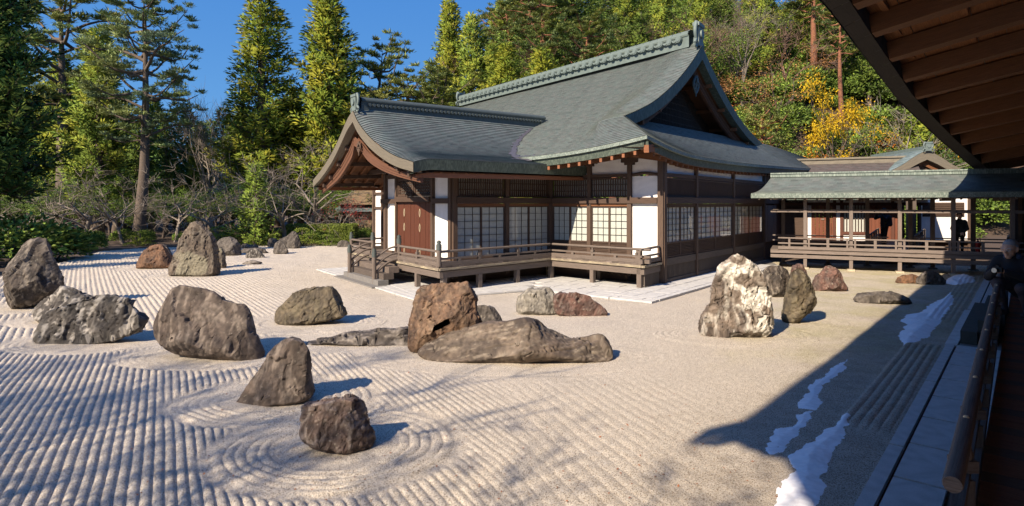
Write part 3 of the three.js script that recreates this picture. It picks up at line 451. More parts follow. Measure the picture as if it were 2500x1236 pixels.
// main body, short side with the sunlit white panel
{
  const L = Ic.distanceTo(Cc), ps = [0.02, sAt(P3, 1440), sAt(P3, 1538), L - .04];
  ps.forEach((s, i) => i && post(P3, s, i === 3 ? 0 : .25, 4.45, i === 3 ? .2 : .15));
  beam(P3, .1, L - .15, 2.80, 3.01, -.05, .12); beam(P3, .1, ps[2] - .05, 3.74, 3.86, -.05, .06); beam(P3, .1, ps[2] - .05, 2.70, 2.795, -.06, .05, M.rafter, 'lintel'); beam(P3, .1, L - .1, FL - .12, FL + .06, -.06, .06, M.post, 'sill');
  for (let k = 0; k < 2; k++) { const a = ps[k] + .08, b = ps[k + 1] - .08, m = (a + b) / 2; shoji(P3, a, m, FL + .06, 2.70, 3, 5, 1.42); shoji(P3, m, b, FL + .06, 2.70, 3, 5, 1.42); transom(P3, a, b, 3.03, 3.72); plaster(P3, a, b, 3.86, 4.6); }
  const a = ps[2] + .08, b = ps[3] - .1; plaster(P3, a, b, FL + .06, 2.795); plaster(P3, a, b, 3.01, 3.76); plaster(P3, a, b, 3.86, 4.7);
  new MB().tube(steps(10).map((t) => P3.at(lerp(a, b, t), 3.79 + .07 * Math.sin(Math.PI * t), .02)), .055, 6).build('rainbow_beam', M.dark, hall);
  P3.one('base_wall', M.dark, hall, 0, L - .15, 0, FL - .12, -.34, -.28);
  beam(P3, 0, L + .1, 4.42, 4.58, .12, .28, M.rafter, 'purlin');
  for (const s of [ps[1], ps[2]]) { const m = new MB(); P3.box(m, s - .30, s + .30, 4.25, 4.40, -.04, .11); P3.box(m, s - .18, s + .18, 4.16, 4.25, -.04, .10); m.build('bracket', M.dark, hall); }
}
// main body, long side
{
  const px = [1617, 1698, 1789, 1864], ps = px.map((p) => sAt(P4, p)); ps[0] = .09; const L = 20;
  ps.forEach((s, i) => post(P4, s, 0, 4.4, i ? .15 : .2));
  beam(P4, .15, L, 2.79, 3.02, -.05, .11); beam(P4, .2, L, 3.72, 3.86, -.05, .06); beam(P4, .2, ps[3], 2.70, 2.785, -.06, .05, M.dark, 'lintel'); beam(P4, .19, ps[3], .66, .90, -.05, .05, M.weatherDark, 'sill'); beam(P4, .19, ps[3], .02, .19, -.05, .05, M.weatherDark, 'ground_sill');
  for (let k = 0; k < 3; k++) {
    const a = ps[k] + .08, b = ps[k + 1] - .08, m = (a + b) / 2; shoji(P4, a, m, .92, 2.70, 4, 6, 1.45); shoji(P4, m, b, .92, 2.70, 4, 6, 1.45); transom(P4, a, b, 3.03, 3.70); plaster(P4, a, b, 3.86, 4.6);
    const sl = new MB(); for (let s = a; s < b - .03; s += .105) P4.box(sl, s, s + .055, .19, .66, -.03, .02); sl.build('floor_vent_slats', M.weatherDark, hall);
    const m2 = new MB(); P4.box(m2, ps[k + 1] - .30, ps[k + 1] + .30, 4.22, 4.36, -.04, .11); P4.box(m2, ps[k + 1] - .18, ps[k + 1] + .18, 4.13, 4.22, -.04, .10); m2.build('bracket', M.dark, hall);
  }
  P4.one('base_wall', M.lattice, hall, .1, L, 0, .8, -.16, -.10);
  P4.one('side_wall', M.dark, hall, ps[3] + .1, L, .8, 4.6, -.16, -.10);
  beam(P4, -.35, L, 4.44, 4.58, .10, .24, M.rafter, 'purlin');
  // plank door leaves at the corridor end
  for (let k = 0; k < 4; k++) P4.one('plank', M.weather, hall, ps[3] + .1 + k * .5, ps[3] + .58 + k * .5, .9, 2.72, -.09, .02 + .01 * (k % 2));
  P4.one('foundation_stone', M.baseStone, hall, -.12, ps[3], -.05, .05, -.14, .14);
}
// wing, gable side with the double door
{
  const s1 = sAt(P1, 1058), s2 = sAt(P1, 970), s3 = sAt(P1, 943), LL = s3 + .05;
  post(P1, .09, .25, 4.2, .17); post(P1, s1, .25, 4.1, .13); post(P1, s2, .25, 4.1, .13); post(P1, s3, 0, 4.2, .17);
  beam(P1, .1, s1 - .06, 2.80, 2.98, -.05, .10); beam(P1, s2 + .06, LL + .3, 2.80, 2.98, -.05, .10); beam(P1, 0, LL, 3.78, 3.94, -.05, .07); beam(P1, .1, LL, FL - .12, FL + .06, -.06, .06, M.post, 'sill');
  plaster(P1, .18, s1 - .065, FL + .06, 2.80); plaster(P1, .18, s1 - .065, 2.98, 3.78); plaster(P1, s2 + .065, s3 - .085, FL + .06, 2.80); plaster(P1, s2 + .065, s3 - .085, 2.98, 3.78);
  P1.one('gable_panel', M.plaster, hall, .1, LL, 3.94, 4.25, -.09, -.03);
  beam(P1, s1 + .06, s2 - .06, 2.86, 3.06, -.04, .16, M.dark, 'door_head');
  const m = (s1 + s2) / 2; for (const [a, b] of [[s1 + .06, s1 + .3], [s1 + .3, m], [m, s2 - .06]]) {
    const d = new MB(); P1.box(d, a, b, FL + .06, 2.86, -.05, .0); const wide = b - a > .5, leaf = d.build(wide ? 'door' : 'door_jamb', M.door, hall);
    const n = wide ? 5 : 1; for (let k = 0; k < n; k++) { const q = new MB(); P1.box(q, lerp(a, b, k / n) + .006, lerp(a, b, (k + 1) / n) - .006, FL + .1, 2.82, .0, .012 + .006 * (k % 2)); q.build('plank', M.door, leaf); }
    if (wide) for (const y of [2.45, 1.9, .98]) {
      const sh = new THREE.Shape(); const h = .16, w = .062; sh.moveTo(0, -h); sh.quadraticCurveTo(w * 1.7, 0, 0, h); sh.quadraticCurveTo(-w * 1.7, 0, 0, -h); const hole = new THREE.Path(); hole.moveTo(0, -h * .72); hole.quadraticCurveTo(w * .9, 0, 0, h * .72); hole.quadraticCurveTo(-w * .9, 0, 0, -h * .72); sh.holes.push(hole);
      const g = new THREE.ExtrudeGeometry(sh, { depth: .012, bevelEnabled: false }), o = mesh('door_ornament', g, M.brass, leaf); const c = P1.at((a + b) / 2 + (a > s1 + .31 && b < s2 - .1 ? -.12 : .1), y, .02); o.position.copy(c); o.lookAt(c.clone().add(P1.n));
    }
  }
  { // ornamental head over the doors
    const q = new MB(); for (const k of [-1, 1]) q.tube(steps(9).map((t) => P1.at(m + k * (.05 + .2 * t), 3.12 + .09 * Math.sin(t * 7), .2)), steps(9).map((t) => .035 * (1 - .5 * t)), 6); q.build('door_crest', M.lattice, hall);
    for (const [a, b] of [[s1 + .08, m - .03], [m + .03, s2 - .08]]) { const f = new MB(); P1.box(f, a, b, 3.07, 3.14, -.03, .03); P1.box(f, a, b, 3.68, 3.76, -.03, .03); P1.box(f, a, a + .07, 3.14, 3.68, -.03, .03); P1.box(f, b - .07, b, 3.14, 3.68, -.03, .03); const part = f.build('transom', M.dark, hall);
      P1.one('transom_paper', M.paper, part, a, b, 3.1, 3.7, -.14, -.12); const l = new MB(), n = 8; for (let i = 0; i < n; i++) for (let j = 0; j <= 5; j++) { const c0 = lerp(a + .07, b - .07, (i + .5) / n), y = lerp(3.14, 3.68, j / 5); P1.box(l, c0 - .035, c0 + .035, y - .035, y + .035, -.02, .01); } for (let i = 0; i <= n; i++) { const c0 = lerp(a + .07, b - .07, i / n); P1.box(l, c0 - .02, c0 + .02, 3.14, 3.68, -.03, -.005); } l.build('bars', M.dark, part); }
  }
  // set-back end of the wall
  const P1b = new Face(P1.at(LL, 0, -1.0), bW, P1.n), e = sAt(P1b, 914), p2 = sAt(P1b, 935), q2 = sAt(P1b, 929);
  post(P1b, e, 0, 4.1, .12); post(P1b, p2, 0, 4.1, .1); plaster(P1b, p2, e - .06, FL, 2.55); plaster(P1b, p2, e - .06, 2.65, 3.2); plaster(P1b, p2, e - .06, 3.3, 3.8); beam(P1b, -.5, e, 2.55, 2.65, -.05, .06); beam(P1b, -.5, e, 3.2, 3.3, -.05, .06);
  shoji(P1b, -.1, p2 - .05, FL + .06, 2.5, 2, 7, 0);
  P1.one('base_wall', M.dark, hall, 0, LL + 1, 0, FL - .12, -.4, -.34);
  new Face(P1.at(LL, 0, 0), aW, bW).one('plaster_panel', M.plaster, hall, .08, 1.0, FL, 3.9, -.08, -.02);
  new Face(P1b.at(e, 0, 0), aW, bW).one('plaster_panel', M.plaster, hall, .05, 7, FL, 3.9, -.08, -.02);
}
// decks, posts and railings
const Dk = W(-2.22, 0, 18.2), Kk = W(1.44, 0, 21.8), Ek = W(4.25, 0, 19.1), DL = W(-6.72, 0, 24.6);
function edgeFace(p, q, towards) { const s = q.clone().sub(p).setY(0).normalize(), n = V(-s.z, 0, s.x); if (n.dot(towards) < 0) n.negate(); return [new Face(p.clone().setY(0), s, n), p.distanceTo(q)]; }
const [D1, l1] = edgeFace(Dk, DL, P1.n), [D2, l2] = edgeFace(Dk, Kk, P2.n), [D3, l3] = edgeFace(Kk, Ek, P3.n);
{
  const boards = (f, L, wallF, wd) => { const n = Math.round(L / .24); for (let k = 0; k < n; k++) { const m = new MB(), a = f.at(L * k / n + .004, FL, .02), b = f.at(L * (k + 1) / n - .004, FL, .02), c = wallF((k + 1) / n), d = wallF(k / n); m.quad(a, b, c, d, UP); m.quad(addv(a, UP, -.06), addv(b, UP, -.06), b, a, f.n); m.build('floor_board', [M.weather, M.weatherDark, M.weatherGrey][k % 5 === 1 ? 1 : k % 7 === 3 ? 2 : 0], hall); } };
  const wl = (p, q) => (t) => p.clone().lerp(q, t).setY(FL);
  boards(D2, l2, wl(P2.at(-1.2, 0), Ic)); boards(D3, l3, wl(Ic, Cc)); boards(D1, l1, wl(P1.at(-.6, 0, -.1), P1.at(6.6, 0, -1.1)));
  const side = (f, L, n, px, e0 = 0, e1 = 0) => {
    f.one('deck_edge', M.deckEdge, hall, -.02 - e0, L + .02 + e1, FL - .13, FL - .055, -.14, .06); f.one('deck_beam', M.weather, hall, 0, L, FL - .36, FL - .16, -.12, -.0);
    for (const p of px) { const s = sAt(f, p, -.06); f.one('deck_post', M.weather, hall, s - .075, s + .075, .05, FL - .36, -.14, .01); f.one('foot_stone', M.baseStone, hall, s - .13, s + .13, -.03, .055, -.2, .07); }
  };
  side(D2, l2, 4, [1083, 1170, 1262, 1345]); side(D3, l3, 3, [1447, 1563]); side(D1, l1, 3, [1019, 858]);
  for (const [f, s] of [[D2, 1.0], [D2, 2.6], [D3, 1.5], [D3, 3.2]]) f.one('deck_post', M.weatherDark, hall, s - .07, s + .07, 0, FL - .13, -1.0, -.86);
  const rails = (f, s0, s1, tall, low, ext = 0) => {
    new MB().tube([f.at(s0, 1.31, -.05), f.at(s1 + ext, 1.31, -.05)], .042, 8).build('top_rail', M.weather, hall);
    f.one('middle_rail', M.weather, hall, s0, s1 + ext, 1.06, 1.115, -.09, -.01); f.one('ground_rail', M.weather, hall, s0, s1 + ext, FL + .005, FL + .13, -.11, .01);
    for (const p of tall) { const s = sAt(f, p, -.05); const m = new MB(); f.box(m, s - .05, s + .05, FL + .13, 1.06, -.095, -.005); f.box(m, s - .055, s + .055, 1.115, 1.2, -.1, 0); f.box(m, s - .03, s + .03, 1.2, 1.275, -.08, -.02); m.build('baluster', M.weather, hall); }
    for (const p of low) { const s = sAt(f, p, -.05); f.one('baluster', M.weather, hall, s - .05, s + .05, FL + .13, 1.06, -.095, -.005); }
  };
  rails(D2, .08, l2 - .02, [1170, 1264], [1121, 1219, 1305]); rails(D3, .02, l3 - .02, [1447, 1556], [1399, 1503], .22);
  const newel = (p, y0, y1) => { const m = new MB(); m.lathe(V(p.x, 0, p.z), [[.075, y0], [.075, y1 - .3]], 12); const part = m.build('newel_post', M.weather, hall); new MB().lathe(V(p.x, 0, p.z), [[.082, y1 - .3], [.086, y1 - .29], [.084, y1 - .25], [.088, y1 - .24], [.086, y1 - .18], [.088, y1 - .16], [.08, y1 - .12], [.05, y1 - .10], [.072, y1 - .07], [.074, y1 - .045], [.055, y1 - .02], [.02, y1], [.004, y1 + .02]], 12).build('finial', M.verdigrisDark, part); };
  const tR = sAt(D1, 974, -.05), tL = sAt(D1, 910, -.05);
  newel(D2.at(.02, 0, -.06), FL, 1.66); newel(D1.at(tR, 0, -.05), FL, 1.70); newel(D1.at(tL, 0, -.05), FL, 1.70); newel(D1.at(l1 - .05, 0, -.05), .05, 1.62);
  rails(D1, .08, tR - .07, [1019], []); rails(D1, tL + .07, l1 - .1, [880], []);
  { const m = new MB(); D3.box(m, l3 - .28, l3 - .14, .05, 1.27, -.13, .0); m.build('corner_post', M.weather, hall); }
  { const [e, le] = edgeFace(Ek, Cc.clone().addScaledVector(P3.n, .12), P4.n); new MB().tube([e.at(-.18, 1.31, -.05), e.at(le - .06, 1.34, -.05)], .042, 8).build('top_rail', M.weather, hall); e.one('middle_rail', M.weather, hall, -.15, le - .05, 1.06, 1.115, -.09, -.01); e.one('ground_rail', M.weather, hall, -.15, le - .05, FL, FL + .12, -.11, .01); e.one('deck_edge', M.deckEdge, hall, -.1, le - .05, FL - .13, FL - .055, -.14, .06); e.one('deck_beam', M.weather, hall, 0, le - .05, FL - .36, FL - .16, -.1, 0); const sl = new MB(); for (let s = .1; s < le - .1; s += .1) e.box(sl, s, s + .05, .1, .5, -.06, -.02); sl.build('floor_vent_slats', M.weatherDark, hall); }
  // railing round the far left end of the deck
  const [D4, l4] = edgeFace(DL, addv(DL, aW, 4.2), bW); rails(D4, .1, l4, [], []); D4.one('deck_edge', M.deckEdge, hall, 0, l4, FL - .13, FL - .055, -.14, .06); for (const s of [.9, 1.8, 2.7]) D4.one('baluster', M.weather, hall, s - .05, s + .05, FL + .13, 1.26, -.095, -.005); newel(D4.at(2.2, 0, .0), FL, 1.66);
  new MB().quad(DL.clone().setY(FL), addv(DL, aW, 4.2).setY(FL), P1.at(6.6, FL, -4), P1.at(6.6, FL, -1.1), UP).build('floor_board', M.weather, hall);
  // wooden steps
  const sw = [tR - .35, tL + .35], run = .22, out = P1.n;
  for (let k = 0; k < 4; k++) { const y1 = FL - .02 - .205 * (k + 0), d = .02 + run * k; if (k === 0) { D1.one('step', M.weather, hall, tR + .1, tL - .1, FL - .1, FL - .002, .03, .14); continue; } const w0 = sw[0] + (3 - k) * .06 - .15, w1 = sw[1] - (3 - k) * .06 + .1; D1.one('step', [M.weather, M.weatherDark, M.slabDark][k - 1], hall, w0, w1, y1 - .2, y1, d - .12, d + run + .03); }
  const nb = [D1.at(tR + .0, 0, .86), D1.at(tL - .0, 0, .86)]; newel(nb[0], .02, 1.27); newel(nb[1], .02, 1.27);
  for (const [b, s] of [[nb[0], tR], [nb[1], tL]]) for (const [y0, y1, r] of [[.92, 1.31, .034], [.66, 1.09, .04], [.42, .87, .05]]) {
    const t0 = D1.at(s, y1, 0), curve = steps(9).map((t) => { const p = t0.clone().lerp(V(b.x, y0, b.z), t); p.y = lerp(y1, y0, t) + .13 * Math.sin(Math.PI * t) * (1 - .5 * t) - .02; return p; }); new MB().tube(curve, r, 7).build('stair_rail', M.weather, hall);
  }
  new MB().box(D1.at((sw[0] + sw[1]) / 2, .03, .95), D1.s, UP, D1.n, sw[1] - sw[0] + .7, .06, .55).build('step_stone', M.slabDark, hall);
}
// ---------- roofs of the hall ----------
function courses(P, us, n, lipUp, uvf, mb = new MB()) {       // stepped courses of sheet copper over the surface P(u, v), v down the slope
  const N = (u, v) => { const e = .002, a = P(clamp(u + e), v).sub(P(clamp(u - e), v)), b = P(u, clamp(v + e)).sub(P(u, clamp(v - e))); const k = a.cross(b).normalize(); return k.y < 0 ? k.negate() : k; };
  for (let j = 0; j < n; j++) {
    const v0 = j / n, v1 = (j + 1) / n; let prev = null;
    us.forEach((u) => {
      const n0 = N(u, v0 + 1e-3), n1 = N(u, v1 - 1e-3), a = addv(P(u, v0), n0, .002), b = addv(P(u, v1), n1, lipUp), t0 = uvf(u, v0), t1 = uvf(u, v1), dn = P(u, v1).sub(P(u, v0)).normalize();
      const c = addv(P(u, v1), n1, .002), r = [mb.vert(a, n0, ...t0), mb.vert(b, n1, ...t1), mb.vert(b, dn, ...t1), mb.vert(c, dn, t1[0], t1[1] + .02)];
      if (prev) { const s = new THREE.Vector3().subVectors(b, a).cross(new THREE.Vector3().fromArray(mb.p, prev[0] * 3).sub(a)).dot(n0) > 0; const q = (w, x, y, z) => s ? mb.i.push(w, x, y, w, y, z) : mb.i.push(w, y, x, w, z, y); q(r[0], r[1], prev[1], prev[0]); q(r[2], r[3], prev[3], prev[2]); }
      prev = r;
    });
  }
  return mb;
}
const band = (f0, f1, us, uvs = 1) => new MB().sheet((u, v) => f0(u).lerp(f1(u), v), us, [0, 1], (u, v) => [u * uvs, v]);   // strip between two edges
function ridgeCap(p, q, up, w, h, name, mat, parent) {
  const d = q.clone().sub(p).normalize(), side = V(-d.z, 0, d.x), prof = [[-.5, -.3], [-.5, .55], [-.72, .6], [-.6, .82], [-.3, .97], [0, 1], [.3, .97], [.6, .82], [.72, .6], [.5, .55], [.5, -.3]];
  return new MB().sheet((u, v) => { const i = Math.round(v * 10), k = prof[i]; return addv(p.clone().lerp(q, u), side, k[0] * w, UP, k[1] * h + up); }, steps(20), steps(10), (u, v) => [u * 14, v * 1.2]).build(name, mat, parent);
}
function oniOrnament(p, along, h, name, mat, parent) {      // scrolled end tile of a ridge
  const x = V(-along.z, 0, along.x), m = new MB(); m.box(addv(p, UP, h * .35), x, UP, along, h * .62, h * .9, h * .22); m.box(addv(p, UP, h * .86), x, UP, along, h * .8, h * .16, h * .3);
  for (const s of [-1, 1]) { m.tube(steps(12).map((t) => addv(p, x, s * h * (.34 + .16 * Math.sin(t * 4.2)), UP, h * (.95 - 1.05 * t))), steps(12).map((t) => h * (.10 - .04 * t)), 7); m.tube(steps(14).map((t) => addv(p, x, s * h * (.42 + .16 * Math.cos(t * 7)), UP, h * (-.02 + .16 * Math.sin(t * 7)), along, h * .02)), steps(14).map((t) => h * .075 * (1 - .6 * t)), 7); }
  m.tube([addv(p, along, h * .1, UP, h * .45), addv(p, along, h * .2, UP, h * .45)], h * .2, 14); return m.build(name, mat, parent);
}
// wing roof
const HS = {};
{
  const A0 = atDepth(862, 270, 21), vr = smoothCurve([[862, 270], [872, 293], [892, 322], [922, 352], [962, 379], [1010, 396]].map(([x, y]) => onPlane(x, y, A0, bW))), vl = smoothCurve([[862, 270], [848, 293], [832, 330], [812, 372], [790, 408], [765, 440]].map(([x, y]) => onPlane(x, y, A0, bW)));
  const Lw = 8.7, lift = (d) => .20 * (1 - Math.pow(1 - Math.min(1, d / .75), 2));
  const us = [0, .008, .018, .03, .045, .06, .085, ...steps(24, .11, 1)];
  const surf = (vc) => (u, v) => { const p = vc(v), d = u * Lw; p.addScaledVector(aW, d); p.y += lift(d) * (1 - .35 * v) + .05 * Math.pow(v, 4) * 0; return p; };
  const SR = surf(vr), SL = (HS.SR = SR, surf(vl)), roof = courses(SR, us, 36, .026, (u, v) => [u * Lw, v * 5.2]).build('wing_roof', M.roof, hall); roof.userData.label = 'roof of the projecting wing';
  courses(SL, us, 40, .022, (u, v) => [u * Lw, v * 5.2]).build('left_slope', M.roof, roof);
  // copper edge: verges in front, eaves along the sides
  const vg = (vc, top, name) => { const b = new MB(), q = (t) => vc(t).clone(), th = (t) => lerp(.40, .29, t); b.sheet((u, v) => addv(q(u), UP, -v * th(u), aW, -.02), steps(30), [0, 1], (u, v) => [u * 6, v]); b.sheet((u, v) => addv(q(u), UP, -th(u), aW, -.02 + v * .3), steps(30), [0, 1], (u, v) => [u * 6, v]); b.build(name, M.copperBrown, roof); };
  vg(vr, .4, 'verge'); vg(vl, .4, 'verge');
  for (const [S, nm] of [[SR, 'eave_edge'], [SL, 'eave_edge']]) { const e0 = (u) => addv(S(u, 1), UP, .02), out = S(.5, 1).sub(S(.5, .95)).setY(0).normalize(); const m = band(e0, (u) => addv(S(u, 1), UP, -.33, out, -.05), us, Lw); m.sheet((u, v) => addv(S(u, 1), UP, -.33, out, -.05 - .25 * v), us, [0, 1], (u, v) => [u * Lw, v]); m.build(nm, M.copper, roof); }
  // underside boards, rafters, battens
  for (const S of [SR, SL]) {
    const lo = (u, v) => addv(S(u, v), UP, -.40); new MB().sheet(lo, steps(12, .012, 1), steps(14, .0, .985), (u, v) => [v * 5, u * Lw], true, true).build('soffit', M.soffit, hall);
    for (let d = .55; d < 7.4; d += .46) { const u = d / Lw, m = new MB(), pts = steps(8, .06, .975).map((v) => addv(lo(u, v), UP, -.055)); for (let k = 0; k < pts.length - 1; k++) m.bar(pts[k], pts[k + 1], .085, .10); m.build('rafter', d < 2.2 ? M.rafter : M.rafter, hall); }
    for (const v of [.3, .5, .7, .86]) { const m = new MB(); m.bar(addv(lo(.02, v), UP, -.13), addv(lo(.27, v), UP, -.13), .12, .14); m.build('purlin', M.dark, hall); }
    new MB().bar(addv(lo(.02, .965), UP, -.06), addv(lo(.86, .965), UP, -.06), .1, .14).build('eave_purlin', M.rafterTip, hall);
  }
  // bargeboards
  const Ab = addv(A0, aW, .3), bd = (up, dn, nm) => { const cu = smoothCurve(up.map(([x, y]) => onPlane(x, y, Ab, bW))), cd = smoothCurve(dn.map(([x, y]) => onPlane(x, y, Ab, bW))), m = new MB(); m.sheet((u, v) => cu(u).lerp(cd(u), v), steps(24), [0, 1], (u, v) => [u * 5, v * .4]); m.sheet((u, v) => cd(u).addScaledVector(aW, v * .1), steps(24), [0, 1], (u, v) => [u * 5, v]); m.sheet((u, v) => cu(u).lerp(cd(u), v).addScaledVector(aW, .1), steps(24), [0, 1], (u, v) => [u * 5, v * .4]); for (const t of [.25, .6]) m.sheet((u, v) => cu(u).lerp(cd(u), t + .08 * v).addScaledVector(aW, -.025 + .0 * v), steps(24), [0, 1], (u, v) => [u * 5, v]); m.quad(cu(1), cd(1), addv(cd(1), aW, .1), addv(cu(1), aW, .1)); m.build(nm, M.barge, hall); };
  bd([[864, 332], [880, 347], [900, 373], [930, 396], [970, 414], [1026, 430]], [[864, 356], [878, 366], [898, 393], [930, 415], [970, 431], [1026, 446]], 'bargeboard');
  bd([[864, 332], [852, 362], [836, 393], [815, 424], [787, 458]], [[864, 356], [860, 380], [846, 407], [826, 437], [784, 473]], 'bargeboard');
  { const c = onPlane(876, 365, addv(A0, aW, .2), bW), m = new MB(), X = bW; for (const s of [-1, 1]) { m.tube(steps(12).map((t) => addv(c, X, s * (.03 + .11 * Math.sin(t * 3.4)), UP, .22 - .34 * t)), steps(12).map((t) => .035 - .015 * t), 6); m.tube(steps(10).map((t) => addv(c, X, s * (.07 + .06 * Math.cos(t * 6)), UP, .02 + .06 * Math.sin(t * 6))), .02, 6); } m.tube([addv(c, UP, .28), addv(c, UP, -.22)], [.045, .02], 6); m.tube([addv(c, UP, .16, aW, -.02), addv(c, UP, .16, aW, -.06)], .06, 10); m.build('gable_pendant', M.post, hall); }
  // tie beam in the gable and the ceiling frame behind the bargeboards
  P1.one('tie_beam', M.dark, hall, -.5, 6.3, 3.98, 4.16, .35, .5); P1.one('tie_beam', M.dark, hall, 1.5, 4.5, 4.55, 4.7, .2, .34);
  P1.one('gable_boards', M.soffit, hall, 2.0, 3.9, 4.16, 5.05, -.06, -.02);
  // ridge
  const r0 = addv(A0, aW, .25, UP, .03), r1 = addv(A0, aW, 8.9, UP, .14), d = aW, side = V(-d.z, 0, d.x);
  ridgeCap(r0, r1, .08, .26, .40, 'ridge', M.verdigrisDark, roof);
  const tl = new MB(); for (let s = .3; s < 8.4; s += .165) for (const k of [-1, 1]) { const c = addv(r0.clone().lerp(r1, s / 8.65), side, k * .14, UP, .20); tl.tube([c, addv(c, side, k * .06)], .062, 8); } const tm = tl.build('ridge_tiles', M.verdigrisDark, roof); tm.userData.kind = 'stuff';
  oniOrnament(addv(r0, aW, -.18, UP, .02), aW.clone().negate(), .56, 'ridge_end', M.verdigris, roof);
}
// main roof
const G1 = atDepth(1714, 112, 27);
{
  const E = atDepth(1580, 330, 18.5), vp = [[1714, 112], [1690, 150], [1650, 200], [1600, 245], [1560, 268], [1523, 284]].map(([x, y]) => onPlane(x, y, G1, aM)), Ft = vp[5];
  const R2 = atDepth(1125, 261, 44.3); R2.y = G1.y; const EL = addv(E, bM, 11.5); EL.y = 4.42;
  const plan = (p) => Math.hypot(p.x - vp[0].x, p.z - vp[0].z), tot = plan(Ft) + 1.9;
  const left = vp.map((p) => { const q = R2.clone().lerp(EL, plan(p) / tot); q.y = p.y; return q; }); 
  const eave = (t) => { const p = addv(E, bM, t); p.y = 4.42 + .51 * Math.pow(Math.max(0, 1 - t / 5.6), 2); return p; };
  const L = 11.5;
  const us = [0, .006, .014, .024, .036, .05, .066, .085, .1, .12, .14, .165, .19, ...steps(28, .215, 1)];
  const vcur = smoothCurve([...vp]);
  const S = (u, v) => {                                     // the verge keeps its own line; the slope sinks into one long concave sweep beside it
    const d = u * L, dv = u * lerp(22, L, v), w = 1 - sst(dv, .1, 3.2), e = eave(d), top = vp[0].clone().lerp(left[0], u), q = top.clone().lerp(e, v); q.y = e.y + (top.y - e.y) * (1 - v * 1.14 + .14 * v * v);
    let g; if (v <= .79) { g = vcur(v / .79); g.add(left[0].clone().sub(vp[0]).multiplyScalar(u)); } else { const f = (v - .79) / .21; g = vp[5].clone().add(left[0].clone().sub(vp[0]).multiplyScalar(u)).lerp(e, f); }
    const p = q.lerp(g, w); p.y += .30 * (1 - Math.pow(1 - Math.min(1, dv / 1.1), 2)) * sst(.79 - v, 0, .25) * w; return p;
  };
  const main = courses(S, us, 76, .032, (u, v) => [u * 20, v * 11.5]).build('main_roof', M.roof, hall); main.userData.label = 'great roof of the main hall';
  // far slope, simple mirror so that the ridge has two sides
  
  // skirt roof on the long side
  const eh = [[0, 4.93], [2, 4.66], [4, 4.53], [8.4, 4.52], [14.6, 4.65], [23.6, 4.92], [30, 5.16]], eaveY = (t) => { let i = 0; while (i < eh.length - 2 && eh[i + 1][0] < t) i++; const a = eh[i], b = eh[i + 1], f = (t - a[0]) / (b[0] - a[0]), m = (j) => (eh[Math.min(j + 1, 6)][1] - eh[Math.max(j - 1, 0)][1]) / (eh[Math.min(j + 1, 6)][0] - eh[Math.max(j - 1, 0)][0]), w = b[0] - a[0]; return (2 * f ** 3 - 3 * f * f + 1) * a[1] + (f ** 3 - 2 * f * f + f) * w * m(i) + (-2 * f ** 3 + 3 * f * f) * b[1] + (f ** 3 - f * f) * w * m(i + 1); };
  const Ff = onPlane(1852, 346, G1, aM), e4 = (t) => addv(E, aM, t).setY(eaveY(t)), tip = e4(30);
  const topC = (u) => { const p = Ft.clone().lerp(Ff, Math.min(1, u / .62)); if (u > .62) p.lerp(tip, (u - .62) / .38 * .96); p.addScaledVector(bM, .75 * sst(u, 0, .07) * (1 - sst(u, .55, .68))); p.y += .16 * sst(u, 0, .08) * (1 - sst(u, .58, .66)); return p; };
  const K = (u, v) => { const p = topC(u).lerp(e4(u * 30), v); p.y -= .10 * Math.sin(Math.PI * v) * sst(u, 0, .1) * (1 - sst(u, .6, .9)); return p; };
  const us4 = [...steps(20, 0, .3), ...steps(20, .33, 1)];
  const skirt = courses(K, us4, 24, .024, (u, v) => [u * 30, v * 3.2]).build('skirt_roof', M.roof, hall);
  // eaves: pale streaked lip over a darker band
  const lip = (fn, us_, out, parent, len, uvs) => {
    const a = band((u) => addv(fn(u), UP, .025), (u) => addv(fn(u), UP, -.11, out, -.005), us_, uvs); a.sheet((u, v) => addv(fn(u), UP, -.11, out, -.005 - .09 * v), us_, [0, 1], (u, v) => [u * uvs, v]); a.build('eave_lip', M.copperPale, parent);
    band((u) => addv(fn(u), UP, -.11, out, -.09), (u) => addv(fn(u), UP, -.36, out, -.12), us_, uvs).build('eave_edge', M.copper, parent);
    new MB().sheet((u, v) => addv(fn(u), UP, -.36 + .12 * v, out, -.12 - 1.9 * v), us_, [0, 1], (u, v) => [v * 2, u * uvs], true, true).build('soffit', M.soffit, parent);
  };
  const o3 = P3.n, o4 = P4.n; lip((u) => eave(u * 9), steps(24), o3, main, 9, 9); lip((u) => e4(u * 30), us4, o4, skirt, 30, 30);
  for (let t = .45; t < 7; t += .40) new MB().bar(addv(eave(t), UP, -.45, o3, -.16), addv(eave(t), UP, -.16, o3, -2.3), .09, .12).build('rafter', M.rafter, hall), new MB().bar(addv(eave(t), UP, -.45, o3, -.10), addv(eave(t), UP, -.45, o3, -.16), .09, .12).build('rafter_end', M.rafterTip, hall);
  for (let t = .8; t < 22; t += .46) new MB().bar(addv(e4(t), UP, -.44, o4, -.16), addv(e4(t), UP, -.28, o4, -1.1), .10, .11).build('rafter', M.rafter, hall);
  new MB().bar(addv(E, UP, -.42, o3, -.05, o4, -.05), Cc.clone().setY(4.75), .16, .24).build('hip_rafter', M.rafterTip, hall);
  // gable: verge, bargeboards, dark lattice wall
  const vr = smoothCurve([...vp]), far = [[1, 0], ...[]];
  const vf = smoothCurve(vp.map((p) => { const t = p.clone().sub(G1).dot(aM); const q = addv(G1, aM, -t * 1.22); q.y = p.y + .25 * Math.pow(t / 7, 2); return q; })), outG = bM.clone().negate();
